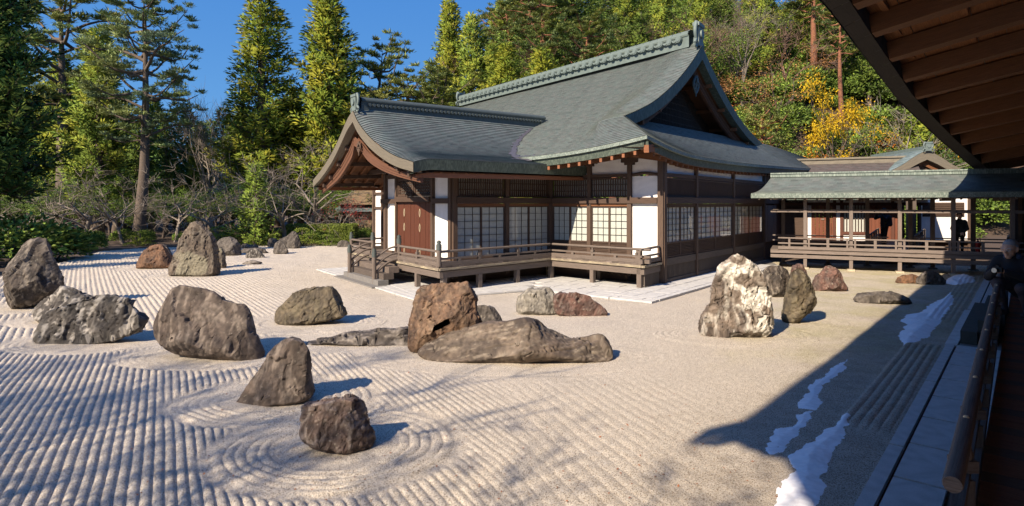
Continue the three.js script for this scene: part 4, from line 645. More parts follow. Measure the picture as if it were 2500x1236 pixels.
  new MB().sheet((u, v) => addv(vf(v), left[0].clone().sub(vp[0]), u, UP, .02), [0, .5, 1], steps(12), (u, v) => [u * 20, v * 13]).build('far_slope', M.roof, main);
  const verge = (c, mat, o) => { const m = new MB(), th = (t) => lerp(.62, .42, t); m.sheet((u, v) => addv(c(u), UP, -v * th(u), outG, .02), steps(34), [0, 1], (u, v) => [u * 9, v]); m.sheet((u, v) => addv(c(u), UP, -th(u), outG, .02 - .35 * v), steps(34), [0, 1], (u, v) => [u * 9, v]); m.build('verge', mat, main); };
  verge(vr, M.copper); verge(vf, M.copper);
  // far verge shows its rolled top
  new MB().sheet((u, v) => addv(vf(u), bM, v * .5, UP, .02), steps(34), steps(5), (u, v) => [v * 2, u * 9]).build('far_verge_roll', M.roofPale, main);
  const barge = (c, back) => { const m = new MB(); for (const [y0, y1, d] of [[-.55, -1.0, .45], [-.62, -.72, .41], [-.86, -.93, .41]]) m.sheet((u, v) => addv(c(u), UP, lerp(y0, y1, v) * lerp(1.15, .8, u), bM, d), steps(34), [0, 1], (u, v) => [u * 9, v * .5]); m.sheet((u, v) => addv(c(u), UP, -1.0 * lerp(1.15, .8, u), bM, .45 + .14 * v), steps(34), [0, 1], (u, v) => [u * 9, v]); m.build('bargeboard', M.barge, hall); };
  barge(vr); barge(vf);
  { const m = new MB(), b0 = Math.min(Ft.y, Ff.y) - .2, d = 1.5; const tri = [vr, vf]; for (const c of tri) m.sheet((u, v) => { const p = addv(c(u), bM, d); p.y = lerp(p.y - .3, b0, v); return p; }, steps(20, 0, .82), [0, 1], (u, v) => [u * 6, v * 4]); m.build('gable_wall', M.lattice, hall);
    const sl = new MB(); for (let t = -6; t < 7.5; t += .16) { const u = Math.abs(t) / (t < 0 ? 6.96 : 7.8); const y1 = (t < 0 ? vr : vf)(Math.pow(u, .92)).y - .9; if (y1 > b0 + .2) sl.bar(addv(G1, aM, t, bM, d - .04).setY(b0), addv(G1, aM, t, bM, d - .04).setY(y1), .05, .05); } for (let y = b0 + .3; y < G1.y - 1.6; y += .3) { const w = 6.5 * Math.pow(1 - (y - b0) / (G1.y - b0), 1.25); sl.bar(addv(G1, aM, -w, bM, d - .03).setY(y), addv(G1, aM, w, bM, d - .03).setY(y), .04, .04); } sl.build('gable_lattice', M.lattice, hall);
    new MB().sheet((u, v) => addv(vr(u), UP, -.45, bM, .05 + v * 1.5), steps(20, 0, .84), [0, 1], (u, v) => [v, u * 8], true, true).build('gable_soffit', M.soffit, hall); new MB().sheet((u, v) => addv(vf(u), UP, -.45, bM, .05 + v * 1.6), steps(20), [0, 1], (u, v) => [v, u * 8]).build('gable_soffit', M.soffit, hall);
    for (const c of [vr, vf]) for (const u of [.18, .38, .58, .78]) new MB().bar(addv(c(u), UP, -.62, bM, .1), addv(c(u), UP, -.62, bM, 1.5), .14, .16).build('gable_purlin', M.rafter, hall);
  }
  { const c = onPlane(1699, 212, addv(G1, bM, .3), aM), m = new MB(), X = aM; for (const s of [-1, 1]) { m.tube(steps(12).map((t) => addv(c, X, s * (.05 + .24 * Math.sin(t * 3.2)), UP, .42 - .72 * t)), steps(12).map((t) => .075 - .03 * t), 7); m.tube(steps(12).map((t) => addv(c, X, s * (.15 + .11 * Math.cos(t * 6)), UP, .0 + .11 * Math.sin(t * 6))), .04, 6); } m.tube([addv(c, UP, .5), addv(c, UP, -.45)], [.1, .03], 7); m.tube([addv(c, UP, .3, bM, -.03), addv(c, UP, .3, bM, -.1)], .13, 12); m.build('gable_pendant', M.verdigrisDark, hall); }
  // ridge with a row of round tile ends
  const r0 = addv(vp[0], bM, .45, UP, .14), r1 = addv(left[0], UP, .2), d = r1.clone().sub(r0).normalize(), side = V(-d.z, 0, d.x); if (side.dot(aM) > 0) side.negate(); const len = r0.distanceTo(r1);
  ridgeCap(r0, r1, .04, .46, .62, 'ridge', M.verdigris, main);
  for (let k = 0; k < 38; k++) { const c = addv(r0.clone().lerp(r1, (k + .9) / 39), side, .27, UP, .27), m = new MB(); m.tube([c, addv(c, side, .14)], [.15, .15], 12); m.tube([addv(c, side, .14), addv(c, side, .165)], [.10, .10], 10); const o = m.build('ridge_tile', M.verdigris, main); const h = new MB(); h.tube(steps(6).map((t) => addv(r0.clone().lerp(r1, (k + .9 + .2 + .6 * t) / 39), side, .33, UP, .27 - .08 * Math.sin(Math.PI * t))), .045, 5); h.build('ridge_swag', M.verdigris, main); }
  for (let s = .2; s < len; s += .45) { const c = addv(r0, d, s, side, .28, UP, .52); new MB().bar(addv(c, d, -.2), addv(c, d, .2), .05, .12).build('ridge_capping_tile', M.verdigris, main); }
  oniOrnament(addv(vp[0], UP, .08, bM, .15), outG, 1.0, 'ridge_end', M.verdigris, main); oniOrnament(addv(r1, UP, .02), bM, .9, 'ridge_end', M.verdigris, main);
  { // dark ragged valley where the wing roof meets the great roof
    const N = 46, gr = steps(N).map((u) => steps(N).map((v) => S(u, v))), tri = []; for (let i = 0; i < N; i++) for (let j = 0; j < N; j++) tri.push([gr[i][j], gr[i + 1][j], gr[i + 1][j + 1]], [gr[i][j], gr[i + 1][j + 1], gr[i][j + 1]]);
    const yAt = (x, z) => { for (const [a, b, c] of tri) { const d = (b.z - c.z) * (a.x - c.x) + (c.x - b.x) * (a.z - c.z), p = ((b.z - c.z) * (x - c.x) + (c.x - b.x) * (z - c.z)) / d, q = ((c.z - a.z) * (x - c.x) + (a.x - c.x) * (z - c.z)) / d; if (p >= -1e-4 && q >= -1e-4 && p + q <= 1.0001) return p * a.y + q * b.y + (1 - p - q) * c.y; } return null; };
    const r = rng(17), cen = []; for (let k = 0; k <= 40; k++) { const v = lerp(.07, .90, k / 40); let a = .35, b = 1, fa = null; const f = (u) => { const p = HS.SR(u, v), y = yAt(p.x, p.z); return y === null ? -1 : y - p.y; }; if (f(b) < 0) { for (b = .95; b > .4 && f(b) < 0; b -= .03); if (b <= .4) continue; } for (let i = 0; i < 22; i++) { const m = (a + b) / 2; if (f(m) > 0) b = m; else a = m; } cen.push([(a + b) / 2, v]); }
    const m = new MB(); for (let k = 0; k + 1 < cen.length; k++) { const [u0, v0] = cen[k], [u1, v1] = cen[k + 1], w = (.10 + .40 * r() * r() * (.4 + v0)) / 8.7, q = (u, v) => addv(HS.SR(u, v), UP, .035), R = (u, v, d) => { const p = addv(HS.SR(u, v), aW, d); const y = yAt(p.x, p.z); p.y = (y ?? p.y) + .04; return p; }; m.quad(q(u0 - w, v0), q(u0 + .004, v0), q(u1 + .004, v1), q(u1 - w, v1), UP); const d = .07 + .25 * r() * r(); m.quad(R(u0, v0, -.02), R(u0, v0, d), R(u1, v1, d), R(u1, v1, -.02), UP); }
    if (cen.length > 2) m.build('valley', M.valley, main);
  }
}
// ---------- stone paving round the hall ----------
{
  const pave = thing('stone_paving', 'pale stone slabs laid round the foot of the hall', 'paving'); pave.userData.kind = 'structure';
  const Pa = ground(770, 660), Pb = ground(1010, 735), Pm = ground(1302, 711), Pc = ground(1592, 743), Pd = ground(1905, 652), r = rng(77);
  const gm = {}, slabGeo = (l, w) => { const k = l.toFixed(2) + w.toFixed(2); return gm[k] ||= new MB().box(V(0, 0, 0), V(1, 0, 0), UP, V(0, 0, 1), l, .09, w).geo(); };
  const strip = (p, q, inward, rows, y, s0 = 0, e0 = 0, e1 = 0) => { const [f, L] = edgeFace(p, q, inward); let d = 0;
    rows.forEach((w, k) => { const A = s0 - e0 * d, B = L + e1 * d; let s = A - (k % 2 ? .45 : 0); while (s < B) { const l = k === 0 ? 1.35 : [.9, 1.05, .78][Math.floor(r() * 3)], a = Math.max(s, A), b = Math.min(s + l, B); if (b - a > .12) { const ll = b - a - .03, m = mesh('slab', slabGeo(ll, w - .028), M.slab, pave), c = f.at((a + b) / 2, y - .045 + .004 * (r() - .5), d + w / 2); m.position.copy(c); m.rotation.y = Math.atan2(-f.s.z, f.s.x); } s += l; } d += w; }); };
  strip(Pb, Pa, bW.clone().negate().multiplyScalar(-1).add(aW.clone().multiplyScalar(3)), [.24, .62, .62, .62, .62], .052);
  strip(Pb, Pm, bW, [.24, .62, .62, .62, .62, .62], .058, .3, 0, .8); strip(Pm, Pc, P3.n.clone().negate(), [.24, .62, .62, .62, .62, .62], .064, 0, .8, 0); strip(Pc, Pd, P4.n.clone().negate(), [.24, .62, .62, .62], .070, .5);
  const q = new MB(); for (const [p, q2, a, b] of [[Pb, Pa, Wc, P1.at(6, 0)], [Pb, Pm, Wc, Ic], [Pm, Pc, Ic, Cc], [Pc, Pd, Cc, P4.at(12, 0)]]) q.quad(p.clone().setY(.012), q2.clone().setY(.012), b.clone().setY(.012), a.clone().setY(.012), UP); q.build('bedding', M.slabDark, pave);
}
// ---------- covered corridor to the right ----------
const Ko = W(12.54, 0, 25.4), Ks = V(.9, 0, .435).normalize(), Kn = V(-Ks.z, 0, Ks.x); if (Kn.z < 0) Kn.negate();
const KF = new Face(Ko, Ks, Kn), corridor = thing('covered_corridor', 'raised covered corridor with copper roof, posts and railings, right of the hall', 'corridor');
const KL = -1.35, KR = 8.6, KD = -2.3;
{
  const sp = [1966, 2078, 2197, 2328, 2472].map((p) => sAt(KF, p)), put = (name, mat, ...a) => KF.one(name, mat, corridor, ...a);
  for (const s of sp) { put('post', M.weatherGrey, s - .065, s + .065, .06, 3.02, -.065, .065); put('foot_stone', M.baseStone, s - .14, s + .14, -.03, .07, -.14, .14); }
  for (const s of [-.9, .95, 2.5, 4.1, 4.9, 6.3]) { put('back_post', M.weather, s - .075, s + .075, .05, 3.05, KD - .07, KD + .07); put('foot_stone', M.slabDark, s - .15, s + .15, -.03, .07, KD - .15, KD + .15); }
  put('tie_beam', M.weatherGrey, KL, KR, 2.42, 2.53, -.03, .03); put('back_tie_beam', M.weather, KL, KR, 2.42, 2.53, KD - .03, KD + .03); put('plate_beam', M.weather, KL - .4, KR, 3.0, 3.12, -.07, .07); put('back_plate_beam', M.weather, KL, KR, 3.0, 3.12, KD - .07, KD + .07);
  put('floor_beam', M.weatherGrey, KL, KR, .46, .60, .02, .10); put('floor_edge', M.weatherGrey, KL, KR, .66, .78, -.02, .13);
  for (let n = KD; n < .0; n += .24) put('floor_board', M.weather, KL, KR, .78, .82, n + .004, n + .236);
  put('top_rail', M.weatherGrey, KL + .3, KR, 1.29, 1.345, .075, .135); put('middle_rail', M.weatherGrey, KL + .3, KR, 1.06, 1.12, .08, .13); put('ground_rail', M.weatherGrey, KL + .3, KR, .83, .95, .07, .14);
  for (let k = 0; k < sp.length - 1; k++) { const m = (sp[k] + sp[k + 1]) / 2; for (const [s, w] of [[m, .05], [sp[k] + .14, .035], [sp[k + 1] - .14, .035]]) put('baluster', M.weatherGrey, s - w, s + w, .95, 1.29, .085, .125); } put('baluster', M.weatherGrey, -.65, -.57, .95, 1.29, .085, .125);
  put('back_rail', M.weatherGrey, KL, 3.3, 1.29, 1.34, KD - .03, KD + .03); put('back_rail', M.weatherGrey, KL, 3.3, 1.06, 1.11, KD - .03, KD + .03); put('back_rail', M.weatherGrey, 4.2, KR, 1.29, 1.34, KD - .03, KD + .03);
  // roof: two slopes, concave, ridge cap, streaked copper lip
  const s0 = -2.1, s1 = 9.4, nR = (KD) / 2, S = (sg) => (u, v) => KF.at(lerp(s0 + .75 * (1 - v) , s1 - .0 * v, u), 4.02 - .80 * v - .17 * Math.sin(Math.PI * v), nR + sg * v * (1.95));
  const us = steps(16), a = courses(S(1), us, 26, .014, (u, v) => [u * 11.5, v * 2.2]).build('roof', M.roof, corridor); courses(S(-1), us, 26, .014, (u, v) => [u * 11.5, v * 2.2]).build('back_roof', M.roof, corridor);
  for (const sg of [1, -1]) { band((u) => addv(S(sg)(u, 1), UP, .02), (u) => addv(S(sg)(u, 1), UP, -.19, Kn, -.02 * sg), us, 11.5).build('eave_edge', M.copperPale, a); new MB().sheet((u, v) => addv(S(sg)(u, v), UP, -.19 - .05 * (1 - v)), us, steps(6), (u, v) => [v * 2, u * 11.5], true, sg < 0).build('soffit', M.weather, corridor); }
  for (let s = s0 + .3; s < s1; s += .46) for (const sg of [1, -1]) { const u = (s - s0) / (s1 - s0), m = new MB(); m.bar(addv(S(sg)(u, .02), UP, -.30), addv(S(sg)(u, .97), UP, -.235), .055, .075); m.build('rafter', M.weather, corridor); }
  for (const s of [...sp, 2.2, 3.9]) { put('cross_beam', M.weather, s - .05, s + .05, 2.9, 3.02, KD, 0); put('king_post', M.weather, s - .05, s + .05, 3.02, 3.7, nR - .05, nR + .05); }
  const m = new MB(); m.box(KF.at((s0 + s1) / 2 + .35, 4.06, nR), Ks, UP, Kn, s1 - s0 - .7, .15, .26); m.box(KF.at((s0 + s1) / 2 + .35, 4.15, nR), Ks, UP, Kn, s1 - s0 - .7, .06, .34); m.build('ridge', M.copperPale, a);
  for (const e of [0, 1]) for (const sg of [1, -1]) new MB().sheet((u, v) => addv(S(sg)(e, u), UP, -.2 * v, Ks, (e ? 1 : -1) * .01), steps(8), [0, 1], (u, v) => [u * 2, v]).build('verge', M.copper, a);
}
// ---------- buildings behind the corridor ----------
{
  const b = thing('wooden_building', 'low brown roofed building with red brown plank doors behind the corridor', 'building'), f = new Face(KF.at(0, 0, -6.4), Ks, Kn), S = (p) => sAt(f, p), put = (n, m, ...a) => f.one(n, m, b, ...a);
  put('base_wall', M.dark, -3, 5.4, 0, .62, -.3, -.2); put('platform', M.door, -3, 5.2, .80, .92, -.2, .75); put('platform_beam', M.weather, -3, 5.2, .62, .78, .1, .62); for (let s = -2.6; s < 5; s += 1.3) put('platform_post', M.weatherGrey, s - .05, s + .05, 0, .62, .45, .55);
  for (let s = 1.2; s < 4.8; s += .9) put('white_vent_panel', M.plaster, s, s + .78, .12, .5, -.19, -.15);
  for (const [a, c] of [[1970, 1981], [2040, 2052]]) put('plaster_panel', M.plaster, S(a), S(c), .92, 2.75, -.1, -.02);
  put('plaster_panel', M.plaster, S(2058), S(2114), .92, 1.22, -.1, -.03); put('plaster_panel', M.plaster, -3, 5.4, 2.8, 3.2, -.1, -.03);
  const d0 = S(1981), d1 = S(2040); for (let k = 0; k < 6; k++) put('door_plank', M.doorRed, lerp(d0, d1, k / 6) + .006, lerp(d0, d1, (k + 1) / 6) - .006, .94, 2.75, -.1, -.03 + .012 * (k % 2)); for (const [p, y] of [[1984, 1.1], [2028, 1.1], [2005, 1.95]]) put('door_bar', M.weatherGrey, S(p), S(p + 8), y, y + .07, -.02, .01);
  for (const p of [1968, 2038, 2055, 2118, 2180]) { const s = S(p); put('post', M.door, s - .07, s + .07, .9, 3.2, -.1, .03); } put('lintel', M.door, -3, 5.4, 2.7, 2.84, -.1, .04);
  put('window_back', M.paper, S(2058), S(2114), 1.3, 2.7, -.16, -.12); put('window_sill', M.door, S(2057), S(2115), 1.22, 1.36, -.1, .04); for (let s = S(2059); s < S(2114); s += .13) put('window_bar', M.weatherDark, s, s + .045, 1.36, 2.7, -.09, -.03);
  for (let k = 0; k < 8; k++) put('plank', M.doorRed, S(2118) + k * .17, S(2118) + k * .17 + .16, .94, 2.75, -.1, -.03 + .012 * (k % 2));
  put('wall', M.dark, -3, S(1968), .9, 3.2, -.1, -.03);
  const us = steps(10), R = (u, v) => f.at(lerp(-7, 5.6, u), 5.15 - 1.95 * v - .22 * Math.sin(Math.PI * v), lerp(-4.6, 1.25, v)); const rf = courses(R, us, 26, .02, (u, v) => [u * 18, v * 6]).build('roof', M.roofBrown, b);
  new MB().sheet((u, v) => f.at(lerp(-7, 5.6, u), 5.15 - 1.95 * v, lerp(-4.6, -9, v)), us, [0, 1], (u, v) => [u * 18, v * 6]).build('back_slope', M.roofBrown, rf);
  band((u) => R(u, 1), (u) => addv(R(u, 1), UP, -.22), us, 18).build('eave_edge', M.copper, rf); new MB().sheet((u, v) => addv(R(u, v), UP, -.22), us, [.7, .85, 1], (u, v) => [v * 4, u * 18]).build('soffit', M.soffit, rf);
  const m = new MB(); m.box(f.at(-.7, 5.21, -4.6), Ks, UP, Kn, 12.6, .3, .3); m.box(f.at(-.7, 5.40, -4.6), Ks, UP, Kn, 12.6, .1, .46); m.build('ridge', M.copperBrown, rf); 
}
{
  const c0 = atDepth(2264, 366, 32), x = V(1, 0, .12).normalize(), n = V(-.12, 0, 1).normalize(), b = thing('gabled_building', 'small gabled building with scrolled ridge ornament and white louvred wall behind the corridor', 'building');
  const f = new Face(W(c0.x, 0, 30.6), x, n), put = (nm, m, ...a) => f.one(nm, m, b, ...a), S = (p) => sAt(f, p);
  put('white_wall', M.plaster, S(2246), S(2372), .9, 3.9, -.2, -.06); put('louvre_frame', M.dark, S(2254), S(2356), 2.12, 2.85, -.08, -.03); for (let y = 2.17; y < 2.8; y += .095) put('louvre_slat', M.post, S(2256), S(2354), y, y + .05, -.05, -.0);
  for (const p of [2246, 2368]) put('post', M.post, S(p) - .07, S(p) + .07, .1, 3.9, -.1, .02); put('sill', M.weather, S(2235), S(2400), .8, .92, -.15, .1); put('base_wall', M.dark, S(2235), S(2400), 0, .8, -.2, -.1);
  put('side_wall', M.dark, S(2120), S(2246), .9, 3.6, -1.6, -1.5);
  const A = c0, ft = (sx) => smoothCurve([[0, 0], [28, 16], [58, 37], [90, 54], [118, 64]].map(([dx, dy]) => addv(A, x, sx * dx / F * 32, UP, -dy / F * 32))), L = ft(-1), R = ft(1);
  const sl = (c, sg) => (u, v) => addv(c(v), n, -u * 6, UP, .10 * (1 - (1 - Math.min(1, u * 6 / .6)) ** 2)); for (const [c, sg] of [[L, -1], [R, 1]]) { const rf = courses(sl(c, sg), [0, .03, .07, .12, .3, .6, 1], 22, .02, (u, v) => [u * 6, v * 3.4]).build('roof', M.roofPale, b); const m = new MB(), th = (t) => lerp(.52, .36, t); m.sheet((u, v) => addv(c(u), UP, -v * th(u), n, .02), steps(16), [0, 1], (u, v) => [u * 4, v]); m.sheet((u, v) => addv(c(u), UP, -th(u), n, .02 - .4 * v), steps(16), [0, 1], (u, v) => [u * 4, v]); m.build('verge', M.copperBrown, rf);
    const g = new MB(); g.sheet((u, v) => addv(c(u), UP, -.52 - .3 * v, n, -.3), steps(16), [0, 1], (u, v) => [u * 4, v]); g.build('bargeboard', M.rafter, b); const g2 = new MB(); g2.sheet((u, v) => { const p = addv(c(u), UP, -.8, n, -.45); p.y = lerp(p.y, 3.6, v); return p; }, steps(12), [0, 1], (u, v) => [u * 3, v]); g2.build('gable_wall', M.post, b); const g3 = new MB(); g3.bar(addv(c(.06), UP, -1.05, n, -.38), addv(c(.8), UP, -.95, n, -.38), .1, .13); g3.build('gable_rafter', M.weatherGrey, b); }
  oniOrnament(addv(A, UP, -.02, n, .12), n, .46, 'ridge_end', M.verdigris, b); new MB().bar(addv(A, UP, -1.1, n, -.36), addv(A, UP, -1.9, n, -.36), .12, .1).build('king_post', M.weatherGrey, b); new MB().box(addv(A, UP, .08, n, -3), x, UP, n, .3, .25, 6).build('ridge', M.verdigris, b);
}
{ // linking passage seen between the two, with its sloping handrails
  const b = thing('passage_railing', 'pale sloping wooden handrails of the passage behind the corridor posts', 'railing'), p0 = KF.at(2.6, .82, KD - .3), p1 = KF.at(3.3, 1.0, -6.0), q0 = KF.at(4.3, .82, KD - .3), q1 = KF.at(5.2, 1.0, -6.0);
  for (const [p, q] of [[p0, p1], [q0, q1]]) { for (const h of [.28, .56]) new MB().bar(addv(p, UP, h), addv(q, UP, h), .05, .05).build('rail', M.weatherGrey, b); for (const t of steps(4)) new MB().bar(p.clone().lerp(q, t), addv(p.clone().lerp(q, t), UP, .58), .06, .06).build('post', M.weather, b); }
  new MB().quad(addv(p0, UP, -.02), addv(q0, UP, -.02), addv(q1, UP, -.02), addv(p1, UP, -.02)).build('floor', M.weather, b);
  for (const p of [2218, 2232]) { const c = onPlane(p, 500, KF.at(0, 0, -4.2), Ks); new MB().bar(V(c.x, 0, c.z), V(c.x, 3.2, c.z), .13, .13).build('tall_post', M.weather, b); }
}
// ---------- our own veranda ----------
const U = (t, n, y) => addv(V(0, y, 0), vDir, t, nDir, n);
{
  const ve = thing('veranda_building', 'dark wooden eaves, rafters, floor and railing of the veranda along the right edge', 'veranda');
  const ev = [[-2.9, 3.0, 6.62], [-2.2, 2.78, 6.5], [2, 2.7, 6.36], [8, 2.7, 6.24], ...[[2010, 0, 10.4], [2085, 100, 12.3], [2200, 250, 16.2], [2300, 344, 20.4], [2395, 424, 24.8]].map(([px, py, z]) => { const p = atDepth(px, py, z); return [p.dot(vDir), p.dot(nDir), p.y]; }), [36, .9, 3.9]];
  const at = (t) => { let i = 0; while (i < ev.length - 2 && ev[i + 1][0] < t) i++; const f = clamp((t - ev[i][0]) / (ev[i + 1][0] - ev[i][0])); return [lerp(ev[i][1], ev[i + 1][1], f), lerp(ev[i][2], ev[i + 1][2], f)]; };
  const ts = [-2.9, -2.6, -2.2, -1, ...steps(34, 0, 34)], end = (n) => n > 2.4 ? 0 : n > 1.5 ? -.6 : n > .5 ? -2.2 : -2.6;
  const roofTop = (t, k) => { const [n, y] = at(t), nn = lerp(n, -4.5, k); return U(t + (t < -2 ? end(nn) : 0), nn, y + .42 + (n - nn) * .30); };
  const low = (t, n) => { const [n0, y] = at(t); return y + (n0 - n) * .19; };
  const us = ts.map((t, i) => i), mb = new MB(); mb.sheet((i, k) => roofTop(ts[i], k), us, steps(12), (i, k) => [ts[i], k * 7]); mb.build('roof', M.roof, ve);
  new MB().sheet((i, k) => { const t = ts[i], [n, y] = at(t); return U(t, n + .02, y - .02 + .44 * k); }, us, [0, 1], (i, k) => [ts[i], k]).build('fascia', M.ceilFascia, ve);
  const bd = [.30, .8, 1.3, 1.8, 2.3, 2.8, 3.3, 3.9, 4.7, 5.7, 7.1]; for (let k = 0; k + 1 < bd.length; k++) new MB().sheet((i, v) => { const t = ts[i], n = at(t)[0] - lerp(bd[k] + .006, bd[k + 1] - .006, v); return U(t + (t < -2 ? end(n) : 0), n, low(t, n) + .40 + .015 * (k % 2)); }, us, [0, 1], (i, v) => [ts[i] * 1.0, v * .5 + k * 3.1], true, true).build('ceiling_board', M.ceilBoard, ve);
  for (let i = 0; i + 1 < ts.length; i++) { const a = ts[i], b = ts[i + 1] - .012, m = new MB(), c = (t, n, y) => U(t, n, low(t, n) + y), n0 = at(a)[0], n1 = at(b)[0]; m.quad(c(a, n0, 0), c(b, n1, 0), c(b, n1 - .30, .05), c(a, n0 - .30, .05)); m.quad(c(a, n0 - .30, .05), c(b, n1 - .30, .05), c(b, n1 - .30, .42), c(a, n0 - .30, .42)); m.build('eave_board', M.ceilFascia, ve); }
  let c = 0; for (let t = -1.75; t < 33; t += 1.75) { const e = at(t)[0] - .31, m = new MB(); m.bar(U(t, e, low(t, e) + .20), U(t, -4.4, low(t, -4.4) + .20), .40, .38); m.build('rafter', M.ceilRafter, ve); for (const [dn, w] of [[.27, .12], [1.44, .10], [2.7, .1]]) { const n = e - dn; new MB().bar(U(t + .2, n, low(t, n) + .30), U(t + 1.55, n, low(t, n) + .30), w, .16).build('batten', M.ceilBoard, ve); } c++; }
  // wall and posts behind the viewer's side
  new MB().box(U(22, -3.2, 3.3), vDir, UP, nDir, 56, 6.6, .2).build('wall', M.dark, ve); 
  // floor boards, end grain over the edge
  for (let k = 0; k < 90; k++) { const t = 2.2 + k * .2; const m = new MB(); m.box(U(t, -1.4, FL - .03), vDir, UP, nDir, .192, .06, 3.3); m.build('floor_board', [M.floor, M.weatherDark, M.floor][k % 3], ve); } new MB().box(U(30, -1.4, FL - .03), vDir, UP, nDir, 19.6, .06, 3.3).build('floor', M.floor, ve); new MB().box(U(0, -1.4, FL - .03), vDir, UP, nDir, 4.1, .06, 3.3).build('floor', M.floor, ve);
  new MB().box(U(18, .22, FL - .16), vDir, UP, nDir, 40, .2, .08).build('floor_edge', M.weatherDark, ve); new MB().box(U(18, -.4, .35), vDir, UP, nDir, 40, .7, .1).build('base_wall', M.lattice, ve);
  // railing
  const q = (t) => { const k = (t - 4.0) / 11.6; return lerp(.284, .40, k); }, rp = (t, y) => U(t, q(t), y), T0 = 3.72, T1 = 34;
  new MB().tube([rp(T0, 1.38), rp(T0 + .02, 1.38), ...steps(12, 5, T1).map((t) => rp(t, 1.38))], [.042, .046, ...Array(13).fill(.046)], 16).build('top_rail', M.weather, ve);
  const flat = (y0, y1, w) => { const m = new MB(); for (let t = T0 + .12; t < T1; t += 5) m.bar(rp(t, (y0 + y1) / 2), rp(Math.min(T1, t + 5), (y0 + y1) / 2), w, y1 - y0); return m; };
  flat(1.13, 1.19, .07).build('middle_rail', M.weatherDark, ve); flat(FL + .01, FL + .12, .11).build('ground_rail', M.weatherDark, ve);
  for (let t = 4.5, k = 0; t < T1; t += 1.15, k++) { const m = new MB(); m.bar(rp(t, FL + .1), rp(t, 1.14), .085, .085); m.bar(rp(t, 1.19), rp(t, 1.26), .11, .11); m.lathe(rp(t, 1.26), [[.045, 0], [.055, .03], [.04, .08]], 10); m.build('baluster', M.weather, ve); const s = new MB(); s.tube([rp(t + .3, 1.424), rp(t + .3, 1.436)], [.018, .012], 10); s.build('rail_stud', M.brass, ve); }
  for (const t of [30, 32.5]) new MB().bar(U(t, .1, FL), U(t, .1, 3.7), .2, .2).build('post', M.dark, ve);
  // a gabled porch end to close the far side of the veranda
  new MB().box(U(34.5, -1.2, 2.9), nDir, UP, vDir, 3.4, 4.2, .2).build('end_wall', M.dark, ve);
}
// stone path along the veranda
{
  const pa = thing('stone_path', 'bluish grey stone slab path in the shade along the veranda', 'path'); pa.userData.kind = 'structure';
  const box = (t0, t1, n0, n1, y, m = M.slabPath, name = 'slab') => new MB().box(U((t0 + t1) / 2, (n0 + n1) / 2, y - .06), vDir, UP, nDir, t1 - t0 - .045, .12, Math.abs(n1 - n0) - .03).build(name, m, pa);
  const j = [1.5, 2.6, 3.7, 4.8, 5.9, 7.0, 8.1, 9.2, 10.3, 11.4, 12.5, 13.6, 14.3]; for (let i = 0; i + 1 < j.length; i++) { box(j[i], j[i + 1], .56, 1.02, .07); box(j[i], j[i + 1], .10, .555, .066); }
  for (let t = 1.5; t < 14; t += 3.2) box(t, Math.min(t + 3.2, 14.3), 1.025, 1.19, .075, M.slabPath, 'kerb_slab');
  box(14.3, 16.6, 1.0, 1.22, .05, M.slab); box(16.6, 19.3, 1.0, 1.22, .05, M.slab); box(14.3, 19.3, .1, 1.0, .045, M.slabDark);
  for (let t = 19.3; t < 33; t += 1.4) { box(t, Math.min(t + 1.4, 33), .1, .95, .065); if (Math.round((t - 19.3) / 1.4) % 2 === 0) box(t, Math.min(t + 2.8, 33), .955, 1.16, .07, M.slabPath, 'kerb_slab'); }
  new MB().box(U(17, .3, -.01), vDir, UP, nDir, 34, .06, 1.7).build('bedding', M.earth, pa);
  const st = thing('stone_steps', 'dark mossy step blocks leading from the path up to the veranda', 'steps');
  const S = (k, t0, t1, n0, n1, y0, y1) => { const m = new MB(); m.box(U((t0 + t1) / 2, (n0 + n1) / 2, (y0 + y1) / 2), vDir, UP, nDir, t1 - t0, y1 - y0, n1 - n0); m.build('step', M.stepStone, st); };
  M.stepStone = std({ color: lin(.055, .058, .052), map: slabTex, roughness: .9 }); S(0, 14.6, 19.0, .72, .98, .05, .30); S(1, 14.75, 18.9, .48, .719, .05, .52); S(2, 15.9, 18.8, .33, .479, .05, .72);
}
